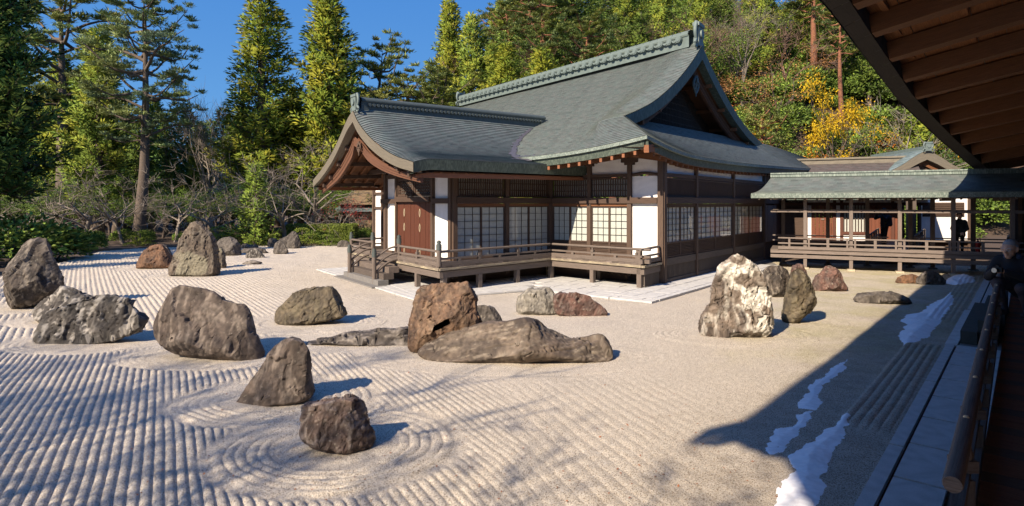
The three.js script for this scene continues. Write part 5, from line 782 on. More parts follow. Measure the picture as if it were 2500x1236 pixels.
// ---------- snow left in the shade ----------
{
  const patch = (label, pts, hgt, seed) => {
    const P = pts.map(([x, y]) => { const p = ground(x, y); return [p.x, -p.z]; }), xs = P.map((p) => p[0]), zs = P.map((p) => p[1]), x0 = Math.min(...xs) - .05, x1 = Math.max(...xs) + .05, z0 = Math.min(...zs) - .05, z1 = Math.max(...zs) + .05;
    const nx = Math.min(150, Math.ceil((x1 - x0) / .02)), nz = Math.min(220, Math.ceil((z1 - z0) / .025)), id = [], pos = [], idx = [];
    for (let j = 0; j <= nz; j++) for (let i = 0; i <= nx; i++) { const x = lerp(x0, x1, i / nx), z = lerp(z0, z1, j / nz), sd = -polySdf(P, x, z) + .07 * fbm2(x * 1.8 + seed, z * 1.8, 3); if (sd < -.03) { id.push(-1); continue; } id.push(pos.length / 3); pos.push(x, gravelHeight(x, z) - .012 + hgt * .72 * Math.pow(clamp((sd + .03) / .28), .85) * (.8 + .35 * fbm2(x * 1.6 + seed, z * 1.6, 2)), -z); }
    for (let j = 0; j < nz; j++) for (let i = 0; i < nx; i++) { const q = [j * (nx + 1) + i, j * (nx + 1) + i + 1, (j + 1) * (nx + 1) + i + 1, (j + 1) * (nx + 1) + i].map((k) => id[k]); if (q.every((k) => k >= 0)) idx.push(q[0], q[1], q[2], q[0], q[2], q[3]); }
    const g = new THREE.BufferGeometry(); g.setAttribute('position', new THREE.Float32BufferAttribute(pos, 3)); const uv = []; for (let i = 0; i < pos.length; i += 3) uv.push(pos[i], pos[i + 2]); g.setAttribute('uv', new THREE.Float32BufferAttribute(uv, 2)); g.setIndex(idx); g.computeVertexNormals(); tag(mesh('snow_patch', g, M.snow), label, 'snow patch');
  };
  patch('largest snow patch, nearest to the viewer, reaching the bottom edge', [[1880, 1250], [1900, 1190], [1930, 1150], [1925, 1110], [1960, 1085], [2010, 1060], [2050, 1020], [2072, 1008], [2078, 1040], [2060, 1075], [2035, 1110], [2020, 1150], [2015, 1200], [2000, 1250]], .09, 1);
  patch('small snow arm left of the largest snow patch', [[1855, 1095], [1875, 1070], [1900, 1045], [1935, 1035], [1940, 1010], [1990, 1000], [1985, 1030], [1960, 1060], [1930, 1085], [1920, 1110], [1880, 1112]], .07, 2);
  patch('narrow wavy snow strip beyond the largest snow patch', [[1935, 1000], [1940, 975], [1965, 960], [1970, 940], [2010, 915], [2040, 885], [2070, 874], [2082, 882], [2068, 905], [2040, 930], [2010, 955], [2020, 985], [1990, 1003]], .06, 3);
  patch('long snow patch beside the stone steps', [[2192, 815], [2215, 790], [2198, 783], [2215, 768], [2250, 762], [2268, 745], [2300, 730], [2322, 715], [2330, 735], [2315, 762], [2295, 790], [2270, 822], [2240, 835], [2205, 848]], .12, 4);
  patch('rounded snow heap beside the path near the corridor', [[2300, 690], [2322, 678], [2350, 673], [2378, 680], [2380, 690], [2340, 697], [2318, 694]], .22, 5);
  patch('tiny snow scrap between the long patch and the heap', [[2314, 722], [2318, 714], [2330, 713], [2328, 722]], .05, 6);
}
// ---------- trees, shrubs and hedge ----------
const groundY = (x, z) => -.06 + (z > 36 ? hillH(x, z) : 0) + (z > 38.5 ? .16 * sst(z, 38.5, 42) : 0);
M.bark = std({ color: lin(.16, .125, .10), map: rep(barkTex, 2, .5), bumpMap: rep(barkTex, 2, .5), bumpScale: .02, roughness: 1 });
M.barkRed = std({ color: lin(.30, .13, .075), map: rep(barkTex, 2, .5), bumpMap: rep(barkTex, 2, .5), bumpScale: .02, roughness: 1 });
M.barkPale = std({ color: lin(.28, .24, .20), map: rep(barkTex, 2, .5), roughness: 1 });
M.twigRed = std({ color: lin(.27, .165, .125), map: rep(barkTex, 2, .5), roughness: 1 });
M.leaf = new THREE.MeshPhysicalMaterial({ vertexColors: true, roughness: .85, specularIntensity: .25, side: THREE.DoubleSide, transmission: .22, thickness: 0 });
class Leaves {
  constructor() { this.p = []; this.n = []; this.c = []; this.i = []; }
  add(x, y, z, dx, dy, dz, len, wid, out, c, r) {            // a pointed leaf or spray from (x, y, z) along d
    let l = Math.hypot(dx, dy, dz) || 1; dx /= l; dy /= l; dz /= l;
    let wx = dy * out.z - dz * out.y + (r() - .5) * .9, wy = dz * out.x - dx * out.z + (r() - .5) * .9, wz = dx * out.y - dy * out.x + (r() - .5) * .9; const k = wx * dx + wy * dy + wz * dz; wx -= k * dx; wy -= k * dy; wz -= k * dz; l = Math.hypot(wx, wy, wz) || 1; wx *= wid / l / 2; wy *= wid / l / 2; wz *= wid / l / 2;
    const b = this.p.length / 3, m = .45 * len;
    this.p.push(x, y, z, x + dx * m + wx, y + dy * m + wy, z + dz * m + wz, x + dx * len, y + dy * len - .1 * len, z + dz * len, x + dx * m - wx, y + dy * m - wy, z + dz * m - wz);
    let nx = dy * wz - dz * wy, ny = dz * wx - dx * wz, nz = dx * wy - dy * wx; l = Math.hypot(nx, ny, nz) || 1; const s = (nx * out.x + ny * out.y + nz * out.z < 0 ? -1 : 1) / l;
    nx = nx * s * .75 + out.x * .55; ny = ny * s * .75 + out.y * .55; nz = nz * s * .75 + out.z * .55; l = Math.hypot(nx, ny, nz) || 1;
    for (let q = 0; q < 4; q++) { this.n.push(nx / l, ny / l, nz / l); this.c.push(c[0], c[1], c[2]); }
    this.i.push(b, b + 1, b + 2, b, b + 2, b + 3);
  }
  geo() { const g = new THREE.BufferGeometry(); g.setAttribute('position', new THREE.Float32BufferAttribute(this.p, 3)); g.setAttribute('normal', new THREE.Float32BufferAttribute(this.n, 3)); g.setAttribute('color', new THREE.Float32BufferAttribute(this.c, 3)); g.setIndex(this.i); return g; }
}
const rdir = (r) => { const u = r() * 2 - 1, a = r() * 6.283, s = Math.sqrt(1 - u * u); return V(s * Math.cos(a), u, s * Math.sin(a)); };
const tone = (pal, r, v = .35) => { const c = pal[Math.floor(r() * pal.length)], k = 1 - v / 2 + v * r(); return [c[0] * k, c[1] * k, c[2] * k]; };
function trunkOf(h, rad, bend, r, y0 = -.4) { const pts = [], rr = [], a = r() * 6.28; for (let i = 0; i <= 10; i++) { const t = i / 10; pts.push(V(bend * Math.sin(t * 2.4) * Math.cos(a) + .05 * h * .1 * (r() - .5), lerp(y0, h, t), bend * Math.sin(t * 3.1) * Math.sin(a))); rr.push(rad * (1.18 * Math.pow(1 - t, .8) + .05) * (i === 0 ? 1.35 : 1)); } return [pts, rr]; }
// tall conifers with upswept sprays
function conifer(o, seed) {
  const r = rng(seed), { h, rad, from, pal, limbs = 150, spray = .42, trunk = .02, open = 0, droop = .1, top = .75, tuft = 9 } = o, tr = new MB(), lf = new Leaves(), [tp, rr] = trunkOf(h * .98, h * trunk, h * .012, r); tr.tube(tp, rr, 8, false);
  for (let i = 0; i < limbs; i++) {
    const t = Math.pow((i + r()) / limbs, .9), y = lerp(from, 1, t) * h, az = i * 2.4 + r() * .9, L = rad * Math.pow(1 - t, top) * (.50 + .58 * r()) * (1 + .30 * n2(t * 5 + seed, Math.cos(az) * 1.2 + seed)) * (t < .12 ? .7 + 2.4 * t : 1) + .18, base = polyAt(tp, y / (h * .98)), dx = Math.cos(az), dz = Math.sin(az);
    if (open && r() < open * .35) continue;
    const P = (q) => V(base.x + dx * L * q, y + L * (-droop * Math.sin(q * 2.6) + .32 * q * q), base.z + dz * L * q);
    if (L > .6) tr.tube([P(0), P(.5), P(.95)], [.022 * L + .012, .012 * L + .008, .006], 4, false);
    const c0 = tone(pal, r), nc = Math.max(2, Math.round(L / (spray * .75)));
    for (let k = 0; k < nc; k++) { const q = lerp(open ? .42 : .25, 1, (k + .5 * r()) / nc), p = P(q), cs = spray * (.75 + .5 * r()) * (1.15 - .3 * q); const tn = r() < .25 ? tone(pal, r) : c0;
      for (let m = 0; m < tuft; m++) { const d = rdir(r), out = V(dx * .8 + d.x * .5, .5 + d.y * .4, dz * .8 + d.z * .5).normalize(), v = .82 + .36 * r(); lf.add(p.x + d.x * cs * .55, p.y + d.y * cs * .5, p.z + d.z * cs * .55, dx * .55 + d.x, .55 + d.y * .8, dz * .55 + d.z, cs * (.8 + .5 * r()), cs * .30, out, [tn[0] * v, tn[1] * v, tn[2] * v], r); } }
  }
  return { trunk: tr.geo(), crown: lf.geo() };
}
// pines: flat pads of needle tufts on bent limbs
function pine(o, seed) {
  const r = rng(seed), { h, rad, from, pal, limbs = 34, trunk = .022, bend = .05, needle = .26, pads = 6 } = o, tr = new MB(), lf = new Leaves(), [tp, rr] = trunkOf(h * .96, h * trunk, h * bend, r); tr.tube(tp, rr, 9, false);
  for (let i = 0; i < limbs; i++) {
    const t = (i + r()) / limbs, y = lerp(from, .97, t) * h, az = i * 2.4 + r() * 1.1, L = rad * (Math.sin(Math.PI * (.20 + .74 * t)) * .85 + .15) * (.55 + .55 * r()), base = polyAt(tp, y / (h * .96)), rise = lerp(.12, .75, t) + .3 * (r() - .5);
    const w1 = (r() - .5) * .5, P = (q) => V(base.x + Math.cos(az + w1 * q) * L * q, y + L * (rise * q * q + .10 * Math.sin(q * 5 + i)), base.z + Math.sin(az + w1 * q) * L * q);
    tr.tube(steps(5, 0, .96).map(P), steps(5, 0, .96).map((q) => (.028 * L + .02) * (1 - q * .8)), 5, false);
    const np = Math.max(3, Math.round(pads * L / rad + 2)), c0 = tone(pal, r);
    for (let k = 0; k < np; k++) {
      const q = lerp(.45, 1, (k + r()) / np), c = P(q), off = (1 - Math.abs(q - .8)) * L * .32; c.x += (r() - .5) * 2 * off; c.z += (r() - .5) * 2 * off; c.y += .08 * L * r();
      if (r() < .6) tr.tube([P(q * .85), c], [.014, .006], 3, false);
      const pw = (.22 + .16 * r()) * Math.max(.8, L * .42), nt = 10 + Math.round(pw * 14);
      for (let m = 0; m < nt; m++) { const a = r() * 6.28, s = Math.sqrt(r()) * pw, p = V(c.x + Math.cos(a) * s, c.y + (r() - .35) * pw * .42, c.z + Math.sin(a) * s), tn = r() < .2 ? tone(pal, r) : c0;
        for (let z = 0; z < 6; z++) { const d = rdir(r); d.y = Math.abs(d.y) * .9 + .12; const v = .8 + .4 * r(); lf.add(p.x, p.y, p.z, d.x, d.y, d.z, needle * (.7 + .6 * r()), needle * .2, V(d.x * .5, .8, d.z * .5), [tn[0] * v, tn[1] * v, tn[2] * v], r); } }
    }
  }
  return { trunk: tr.geo(), crown: lf.geo() };
}
function grow(tr, p, d, len, rad, lv, o, r, tips) {
  const n = lv === 0 ? 4 : 3, pts = [p.clone()], rr = [rad]; let q = p.clone(), e = d.clone();
  for (let i = 1; i <= n; i++) { e.addScaledVector(rdir(r), o.wig).addScaledVector(UP, o.lift * (lv ? 1 : .3)).normalize(); q = addv(q, e, len / n); pts.push(q.clone()); rr.push(rad * (1 - .45 * i / n)); }
  tr.tube(pts, rr, lv === 0 ? 7 : lv < 3 ? 5 : 3, false);
  if (lv >= o.depth) { tips.push([q, e]); return; }
  const kids = lv === 0 ? o.first : o.kids + (r() < .4 ? 1 : 0);
  for (let k = 0; k < kids; k++) { const at = lv === 0 ? lerp(.5, 1, (k + .6) / kids) : lerp(.35, 1, (k + .8) / kids), s = polyAt(pts, at), ax = rdir(r).cross(e).normalize(), nd = e.clone().applyAxisAngle(ax, o.fork * (.6 + .7 * r())); if (lv === 0) { const az = k * 2.4 + r(); nd.set(Math.cos(az) * Math.sin(o.fork), Math.cos(o.fork), Math.sin(az) * Math.sin(o.fork)); } grow(tr, s, nd, len * o.shrink * (.75 + .45 * r()), rr[Math.round(at * n)] * .68, lv + 1, o, r, tips); }
}
function broadleaf(o, seed) {
  const r = rng(seed), tr = new MB(), lf = new Leaves(), tips = []; const { h, pal, leaf = .2, per = 16, clump = .5 } = o;
  grow(tr, V(0, -.3, 0), V(0, 1, 0), h * .42, h * .026, 0, { wig: .16, lift: .08, depth: 4, first: 6, kids: 2, fork: .75, shrink: .66, ...o.br }, r, tips);
  for (const [p, e] of tips) { const c0 = tone(pal, r); for (let m = 0; m < per; m++) { const d = rdir(r), v = .8 + .4 * r(), out = V(d.x, d.y * .7 + .5, d.z).normalize(), s = clump * Math.cbrt(r()); lf.add(p.x + d.x * s, p.y + d.y * s * .7, p.z + d.z * s, d.x + (r() - .5), d.y * .5 + (r() - .6) * .7, d.z + (r() - .5), leaf * (.7 + .6 * r()), leaf * .55, out, [c0[0] * v, c0[1] * v, c0[2] * v], r); } }
  return { trunk: tr.geo(), crown: lf.geo() };
}
function bare(o, seed) { const r = rng(seed), tr = new MB(), tips = [], tw = new MB(); grow(tr, V(0, -.3, 0), V((r() - .5) * .3, 1, (r() - .5) * .3).normalize(), o.h * .3, o.h * .017, 0, { wig: .22, lift: .05, depth: 4, first: 5, kids: 2, fork: .8, shrink: .74, ...o.br }, r, tips);
  for (const [p, e] of tips) for (let k = 0; k < (o.twigs ?? 4); k++) { const d = e.clone().addScaledVector(rdir(r), .8).normalize(), m = addv(p, d, o.h * .04 * (.6 + r())); tw.tube([p, m, addv(m, d.addScaledVector(rdir(r), .5), o.h * .04)], [.010, .007, .004], 3, false); } return { trunk: tr.geo(), twigs: tw.geo() }; }
function bush(o, seed) {                                    // rounded shrub or clipped pads: leaves through a shell
  const r = rng(seed), lf = new Leaves(), tr = new MB(); for (const [x, y, z, a, b] of o.balls) { tr.tube([V(x * .1, -.2, z * .1), V(x * .6, y * .5, z * .6), V(x, y, z)], [.05, .04, .03], 5, false); const n = Math.round(o.n * a * a); for (let i = 0; i < n; i++) { const d = rdir(r); if (d.y < -.55) d.y *= -.6; const s = (.72 + .34 * r()) * (1 + .16 * n3(d.x * 2.4 + seed, d.y * 2.4, d.z * 2.4)), c = tone(o.pal, r, .5); lf.add(x + d.x * a * s, y + d.y * b * s, z + d.z * a * s, d.x + (r() - .5), d.y + .3 + (r() - .5), d.z + (r() - .5), o.leaf * (.7 + .6 * r()), o.leaf * .5, V(d.x, d.y + .2, d.z).normalize(), c, r); } }
  return { trunk: tr.geo(), crown: lf.geo() };
}
const G = { deep: [[0.106, 0.156, 0.027], [0.141, 0.194, 0.033], [0.0777, 0.124, 0.024]], olive: [[0.24, 0.297, 0.042], [0.181, 0.253, 0.042], [0.307, 0.33, 0.0458], [0.143, 0.22, 0.0382]], gold: [[0.261, 0.285, 0.0296], [0.198, 0.251, 0.0296], [0.152, 0.216, 0.0296], [0.306, 0.302, 0.0338]], dark: [[0.0592, 0.124, 0.031], [0.0828, 0.163, 0.0354], [0.0473, 0.101, 0.0287]], mid: [[0.186, 0.288, 0.053], [0.242, 0.343, 0.0593], [0.142, 0.232, 0.0466]], fresh: [[0.213, 0.306, 0.0496], [0.266, 0.354, 0.058], [0.16, 0.241, 0.0463]], pine: [[0.231, 0.302, 0.116], [0.282, 0.332, 0.125], [0.171, 0.241, 0.0963]], pineY: [[0.3, 0.316, 0.0867], [0.252, 0.291, 0.0788], [0.205, 0.257, 0.0788]], blue: [[0.131, 0.201, 0.131], [0.175, 0.245, 0.149]], yellow: [[0.562, 0.37, 0.016], [0.484, 0.311, 0.0144], [0.608, 0.429, 0.024], [0.39, 0.296, 0.024]], orange: [[.50, .19, .025], [.58, .26, .03], [.42, .14, .025]], rust: [[0.385, 0.193, 0.0788], [0.473, 0.245, 0.0875], [0.298, 0.175, 0.07]], red: [[.36, .05, .045], [.42, .08, .06]], hedge: [[0.184, 0.236, 0.0438], [0.149, 0.201, 0.0385], [0.228, 0.271, 0.0525]] };
const PROTO = {
  cedarDark: conifer({ h: 18, rad: 4.1, from: .22, pal: G.dark.concat(G.deep), limbs: 260, spray: .42, droop: .25, top: .5, tuft: 11 }, 101),
  cypressA: conifer({ h: 19, rad: 2.9, from: .14, pal: G.gold, limbs: 300, spray: .36, tuft: 11, open: .4, top: .62 }, 102),
  cypressB: conifer({ h: 18, rad: 3.1, from: .10, pal: G.gold, limbs: 330, spray: .37, tuft: 11, top: .5 }, 103),
  cypressC: conifer({ h: 15, rad: 2.7, from: .16, pal: G.olive, limbs: 260, spray: .36, tuft: 11, open: .2, top: .55 }, 104),
  firDark: conifer({ h: 14, rad: 2.4, from: .16, pal: G.dark.concat([G.deep[1]]), limbs: 120, spray: .5, droop: .3, open: .3 }, 105),
  firDeep: conifer({ h: 13, rad: 2.6, from: .12, pal: G.deep, limbs: 120, spray: .5, droop: .3, top: .6 }, 106),
  sapling: conifer({ h: 4.6, rad: 1.25, from: .06, pal: G.fresh, limbs: 90, spray: .22, droop: .2 }, 107),
  pineBig: pine({ h: 19, rad: 4.6, from: .36, pal: G.pine.concat(G.blue), limbs: 46, needle: .34, trunk: .019, bend: .025, pads: 7 }, 111),
  pineMid: pine({ h: 12, rad: 3.6, from: .30, pal: G.pineY, limbs: 34, needle: .3, bend: .06 }, 112),
  pineHill: pine({ h: 13, rad: 3.4, from: .46, pal: G.pine.concat(G.pineY), limbs: 28, needle: .32, bend: .05 }, 113),
  broadGreen: broadleaf({ h: 9, pal: G.mid, leaf: .17, clump: .62, per: 46 }, 121), broadDark: broadleaf({ h: 8, pal: G.deep.concat(G.dark), leaf: .17, clump: .62, per: 46 }, 122), broadOlive: broadleaf({ h: 8.5, pal: G.olive.concat(G.mid), leaf: .16, clump: .6, per: 46 }, 123),
  yellow: broadleaf({ h: 7.5, pal: G.yellow, leaf: .14, clump: .55, per: 60 }, 124), orange: broadleaf({ h: 6.5, pal: G.orange.concat([G.yellow[1]]), leaf: .14, clump: .5, per: 34 }, 125), rust: broadleaf({ h: 7, pal: G.rust, leaf: .12, clump: .5, per: 26 }, 126), red: broadleaf({ h: 3.6, pal: G.red, leaf: .10, clump: .3, per: 5, br: { fork: .9 } }, 127),
  bareA: bare({ h: 6.5, br: { fork: .95, lift: .03 } }, 131), bareB: bare({ h: 8, br: { fork: .7, depth: 4 } }, 132), bareTall: bare({ h: 12, br: { fork: .55, first: 8, lift: .12 }, twigs: 5 }, 133), bareC: bare({ h: 5, br: { fork: 1.1, lift: 0, wig: .3 } }, 134),
  shrub: bush({ balls: [[0, .75, 0, 1.05, .8], [.7, .55, .3, .7, .6], [-.6, .6, -.2, .75, .6]], n: 1500, leaf: .14, pal: G.deep.concat(G.mid) }, 141), shrubLow: bush({ balls: [[0, .4, 0, .7, .45], [.5, .3, .2, .5, .35]], n: 1700, leaf: .10, pal: G.mid.concat(G.hedge) }, 142),
  clipped: bush({ balls: [[0, 1.05, 0, .34, .16], [.34, .72, .1, .36, .15], [-.34, .62, .05, .38, .15], [.05, .38, .25, .5, .18], [-.42, .22, .1, .42, .17], [.5, .2, 0, .4, .16]], n: 3000, leaf: .07, pal: G.hedge.concat(G.olive) }, 143), clippedB: bush({ balls: [[.05, .9, 0, .28, .14], [-.26, .6, .1, .34, .14], [.34, .42, 0, .38, .15], [-.2, .2, .1, .48, .18]], n: 3000, leaf: .07, pal: G.hedge.concat(G.fresh) }, 144),
};
function plant(key, name, label, category, x, z, h, o = {}) {
  const p = PROTO[key], y = groundY(x, z) - .05, g = thing(name, label, category, W(x, y, z), o.group); g.rotation.y = o.turn ?? R0() * 6.28; const s = h / (o.baseH ?? (PROTO_H[key])); g.scale.set(s * (o.wide ?? 1), s, s * (o.wide ?? 1));
  mesh('trunk', p.trunk, o.bark ?? M.bark, g); if (p.crown) mesh('crown', p.crown, M.leaf, g, 'stuff'); if (p.twigs) mesh('twigs', p.twigs, o.twig ?? o.bark ?? M.barkPale, g, 'stuff'); return g;
}
const PROTO_H = {}, NT = {}; for (const k in PROTO) { const b = PROTO[k].crown || PROTO[k].twigs; b.computeBoundingBox(); PROTO_H[k] = b.boundingBox.max.y; NT[k] = [Math.round((PROTO[k].crown || PROTO[k].twigs).index.count / 3), Math.round(PROTO[k].trunk.index.count / 3), +b.boundingBox.max.y.toFixed(1), +(b.boundingBox.max.x - b.boundingBox.min.x).toFixed(1)]; } 
// by photograph: foot column px, depth z, and the row py that its top reaches
const put = (key, name, label, category, px, z, py, o = {}) => { const x = (px - 1250) / F * z; return plant(key, name, label, category, x, z, HC - (py - HY) / F * z - groundY(x, z), o); };
put('cedarDark', 'cedar_tree', 'dark green cedar whose drooping boughs fill the top left corner', 'tree', -25, 31, -150, { turn: 1 });
put('cypressC', 'cypress_tree', 'olive cypress left of the big grey barked pine', 'tree', 240, 47, 55, { turn: 2 });
put('pineHill', 'pine_tree', 'loose light crowned pine behind the dark cedar at the top left', 'tree', 150, 54, -90, { turn: .4 });
put('pineBig', 'pine_tree', 'big pine with a tall grey trunk standing free at the left', 'tree', 338, 43, -60, { turn: .8 });
put('cypressA', 'cypress_tree', 'tallest slim cypress against the blue sky, left of the fuller one', 'tree', 640, 49, -60, { turn: .2, wide: 1.3 });
put('cypressB', 'cypress_tree', 'full yellowish cypress just left of the wing roof', 'tree', 800, 51, -30, { turn: 1.2, wide: 1.2 });
put('pineMid', 'pine_tree', 'small dense pine between the two groups of cypresses', 'tree', 930, 56, 88, { turn: 2.1, wide: .9 });
put('cypressB', 'cypress_tree', 'taller of the twin cypresses above the wing ridge', 'tree', 1095, 60, -10, { turn: 3, wide: .9 }); put('cypressC', 'cypress_tree', 'shorter of the twin cypresses above the wing ridge', 'tree', 1155, 59, 28, { turn: 4 });
put('pineMid', 'pine_tree', 'broad yellowish pine directly behind the wing ridge', 'tree', 1100, 52, 165, { turn: 1, wide: 1.35 }); put('pineMid', 'pine_tree', 'yellowish pine behind the gable ornament of the wing', 'tree', 985, 53, 165, { turn: 2.6, wide: 1.1 });
const beltZone = (px) => px < 190 ? 'beside the dark corner cedar' : px < 400 ? 'behind the big grey barked pine' : px < 590 ? 'under the open sky left of the tallest cypress' : px < 880 ? 'behind the tall cypresses' : 'above the wing ridge';
{ // dark belt of conifers behind the garden
  const r = rng(9), gA = 'dark conifers of the belt behind the garden';
  for (let i = 0; i < 46; i++) { const px = -40 + i * 28.5 + 16 * r(), z = 52 + 16 * r(), sky = px > 400 && px < 590; const py = sky ? 250 + 45 * r() : px < 400 ? 120 + 170 * r() : 190 + 80 * r(); const k = ['firDark', 'firDeep', 'cypressC', 'firDark'][i % 4]; const zone = beltZone(px), kd = k === 'cypressC' ? 'olive' : k === 'firDeep' ? 'deep green' : 'blackish green'; put(k, 'conifer_tree', `${kd} conifer of the tree belt ${zone}`, 'tree', px, z, py, { group: `${kd} conifers ${zone}`, wide: .85 + .3 * r() }); }
  for (let i = 0; i < 30; i++) { const px = -20 + i * 32 + 14 * r(), z = 44 + 6 * r(); const zn = beltZone(px), kd = i % 3 ? 'dark low evergreen' : 'mid green low tree'; put(i % 3 ? 'broadDark' : 'broadGreen', 'understory_tree', `${kd} of the understory ${zn}`, 'tree', px, z, 395 + 90 * r(), { group: `${kd}s of the understory ${zn}` }); }
  for (let i = 0; i < 14; i++) { const px = 20 + i * 66 + 30 * r(), z = 41 + 2.5 * r(); put('shrub', 'shrub', 'dark green shrub on the bank at the back of the garden', 'shrub', px, z, 545 + 20 * r(), { group: 'dark shrubs on the bank' }); }
  let bi = 0; const bareNames = ['spreading leafless tree between the corner cedar and the big pine', 'low leafless tree behind the tall upright rock at the left', 'leafless tree just left of the big pine trunk', 'leafless tree just right of the big pine trunk', 'crooked low leafless tree left of the bright young conifer', 'wide leafless tree arching over the bright young conifer', 'leafless tree right of the bright young conifer', 'tallest leafless tree beside the wing gable', 'leafless tree behind the red maple'];
  for (const [px, py, k, w, z] of [[205, 385, 'bareA', 1.5, 39.5], [120, 420, 'bareC', 1.4, 40], [300, 420, 'bareB', 1, 41], [425, 385, 'bareA', 1.1, 42], [545, 400, 'bareC', 1.1, 41], [600, 365, 'bareA', 1.2, 42], [700, 372, 'bareA', 1.15, 41], [760, 330, 'bareB', 1.2, 43], [835, 455, 'bareA', .9, 43]]) put(k, 'bare_tree', bareNames[bi++], 'tree', px, z, py, { wide: w, bark: M.barkPale });
  for (const [px, py] of [[515, 185], [560, 270]]) put('bareTall', 'bare_tree', px < 540 ? 'tall slim leafless tree against the sky right of the big pine' : 'shorter slim leafless tree just left of the tallest cypress', 'tree', px, 50, py, { bark: M.barkPale, wide: .8 });
}
put('sapling', 'young_conifer', 'bright green young conifer behind the tallest garden rock', 'tree', 622, 39.4, 388, { wide: 1.1 }); put('red', 'maple_tree', 'small maple with red leaves before the thatched hut', 'tree', 838, 43, 478, { bark: M.barkPale }); put('red', 'maple_tree', 'slender maple with few red leaves right of the hedge', 'tree', 872, 44, 484, { bark: M.barkPale, wide: .8 });
for (const [px, py, k, l] of [[342, 560, 'clipped', 'clipped cloud shaped shrub left of the rust brown rock'], [250, 585, 'clippedB', 'small clipped shrub beside the round bush at the left'], [532, 548, 'clipped', 'clipped layered shrub just right of the tallest rock'], [578, 556, 'clipped', 'clipped layered shrub under the bright young conifer'], [632, 556, 'clippedB', 'low clipped shrub right of the bright young conifer'], [672, 566, 'clipped', 'low clipped shrub behind the large shaded rock'], [738, 552, 'clipped', 'clipped layered shrub left of the hedge'], [800, 568, 'clippedB', 'small clipped shrub at the foot of the hedge']]) put(k, 'clipped_shrub', l, 'shrub', px, 38.8 + .4 * R0(), py, { wide: 1.25 });
put('shrub', 'shrub', 'large leafy shrub at the left edge behind the tall upright rock', 'shrub', 30, 28, 512, { wide: 1.5 }); put('shrub', 'shrub', 'leafy shrub between the left edge shrub and the round bush', 'shrub', 118, 30, 540, { wide: 1.2 }); put('shrub', 'round_bush', 'round green bush at the rim of the raked gravel', 'shrub', 215, 36, 556, { wide: 1.1 });
{ // clipped hedge
  const a = ground(772, 582), h = thing('hedge', 'long clipped green hedge beyond the wooden railing', 'hedge', V(a.x, 0, -41.5)), r = rng(55), lf = new Leaves(), L = 4.6, T = 1.3, H = 1.15; for (let i = 0; i < 15000; i++) { const k = r(); let p, d; if (k < .5) { p = V(r() * L, r() * H, 0); d = V(0, .2, 1); } else if (k < .85) { p = V(r() * L, H, -r() * T); d = V(0, 1, .1); } else { p = V(r() < .5 ? 0 : L, r() * H, -r() * T); d = V(p.x ? 1 : -1, .2, 0); } const q = addv(p, rdir(r), .07 + .05 * n3(p.x * 2, p.y * 2, p.z * 2)), c = tone(G.hedge, r, .6), e = d.clone().add(rdir(r)); lf.add(q.x, q.y + .1, q.z, e.x, e.y + .2, e.z, .10, .055, d, c, r); } mesh('foliage', lf.geo(), M.leaf, h, 'stuff'); for (let s = .4; s < L; s += .5) new MB().tube([V(s, -.1, -.6), V(s, .9, -.6)], .035, 5).build('stem', M.bark, h); mesh('core', new MB().box(V(L / 2, .55, -T / 2), V(1, 0, 0), UP, V(0, 0, 1), L - .2, H - .1, T - .2).geo(), std({ color: lin(.02, .03, .01) }), h);
}
{ // thatched hut beyond the hedge
  const c = atDepth(905, 535, 46), b = thing('thatched_hut', 'small hut with thatched roof and green copper skirt beyond the hedge', 'hut', V(c.x, 0, c.z)), X = V(1, 0, 0), Z = V(0, 0, 1); new MB().box(V(0, 1.3, 0), X, UP, Z, 3.4, 2.4, 2.6).build('wall', wood(.30, .22, .13), b);
  for (const x of [-1.7, -.5, .8]) new MB().box(V(x, 1.3, 1.32), X, UP, Z, .1, 2.4, .08).build('post', M.post, b); const rf = (y0, y1, a0, a1, nm, m) => { const q = new MB(); for (const s of [1, -1]) { q.quad(V(-a0, y0, s * a0 * .8), V(a0, y0, s * a0 * .8), V(a1, y1, s * a1 * .4), V(-a1, y1, s * a1 * .4)); q.quad(V(s * a0, y0, -a0 * .8), V(s * a0, y0, a0 * .8), V(s * a1, y1, a1 * .4), V(s * a1, y1, -a1 * .4)); } q.build(nm, m, b); }; rf(2.2, 2.75, 2.5, 2.0, 'copper_skirt', M.verdigris); rf(2.72, 4.1, 2.15, .7, 'thatch', M.thatch);
}
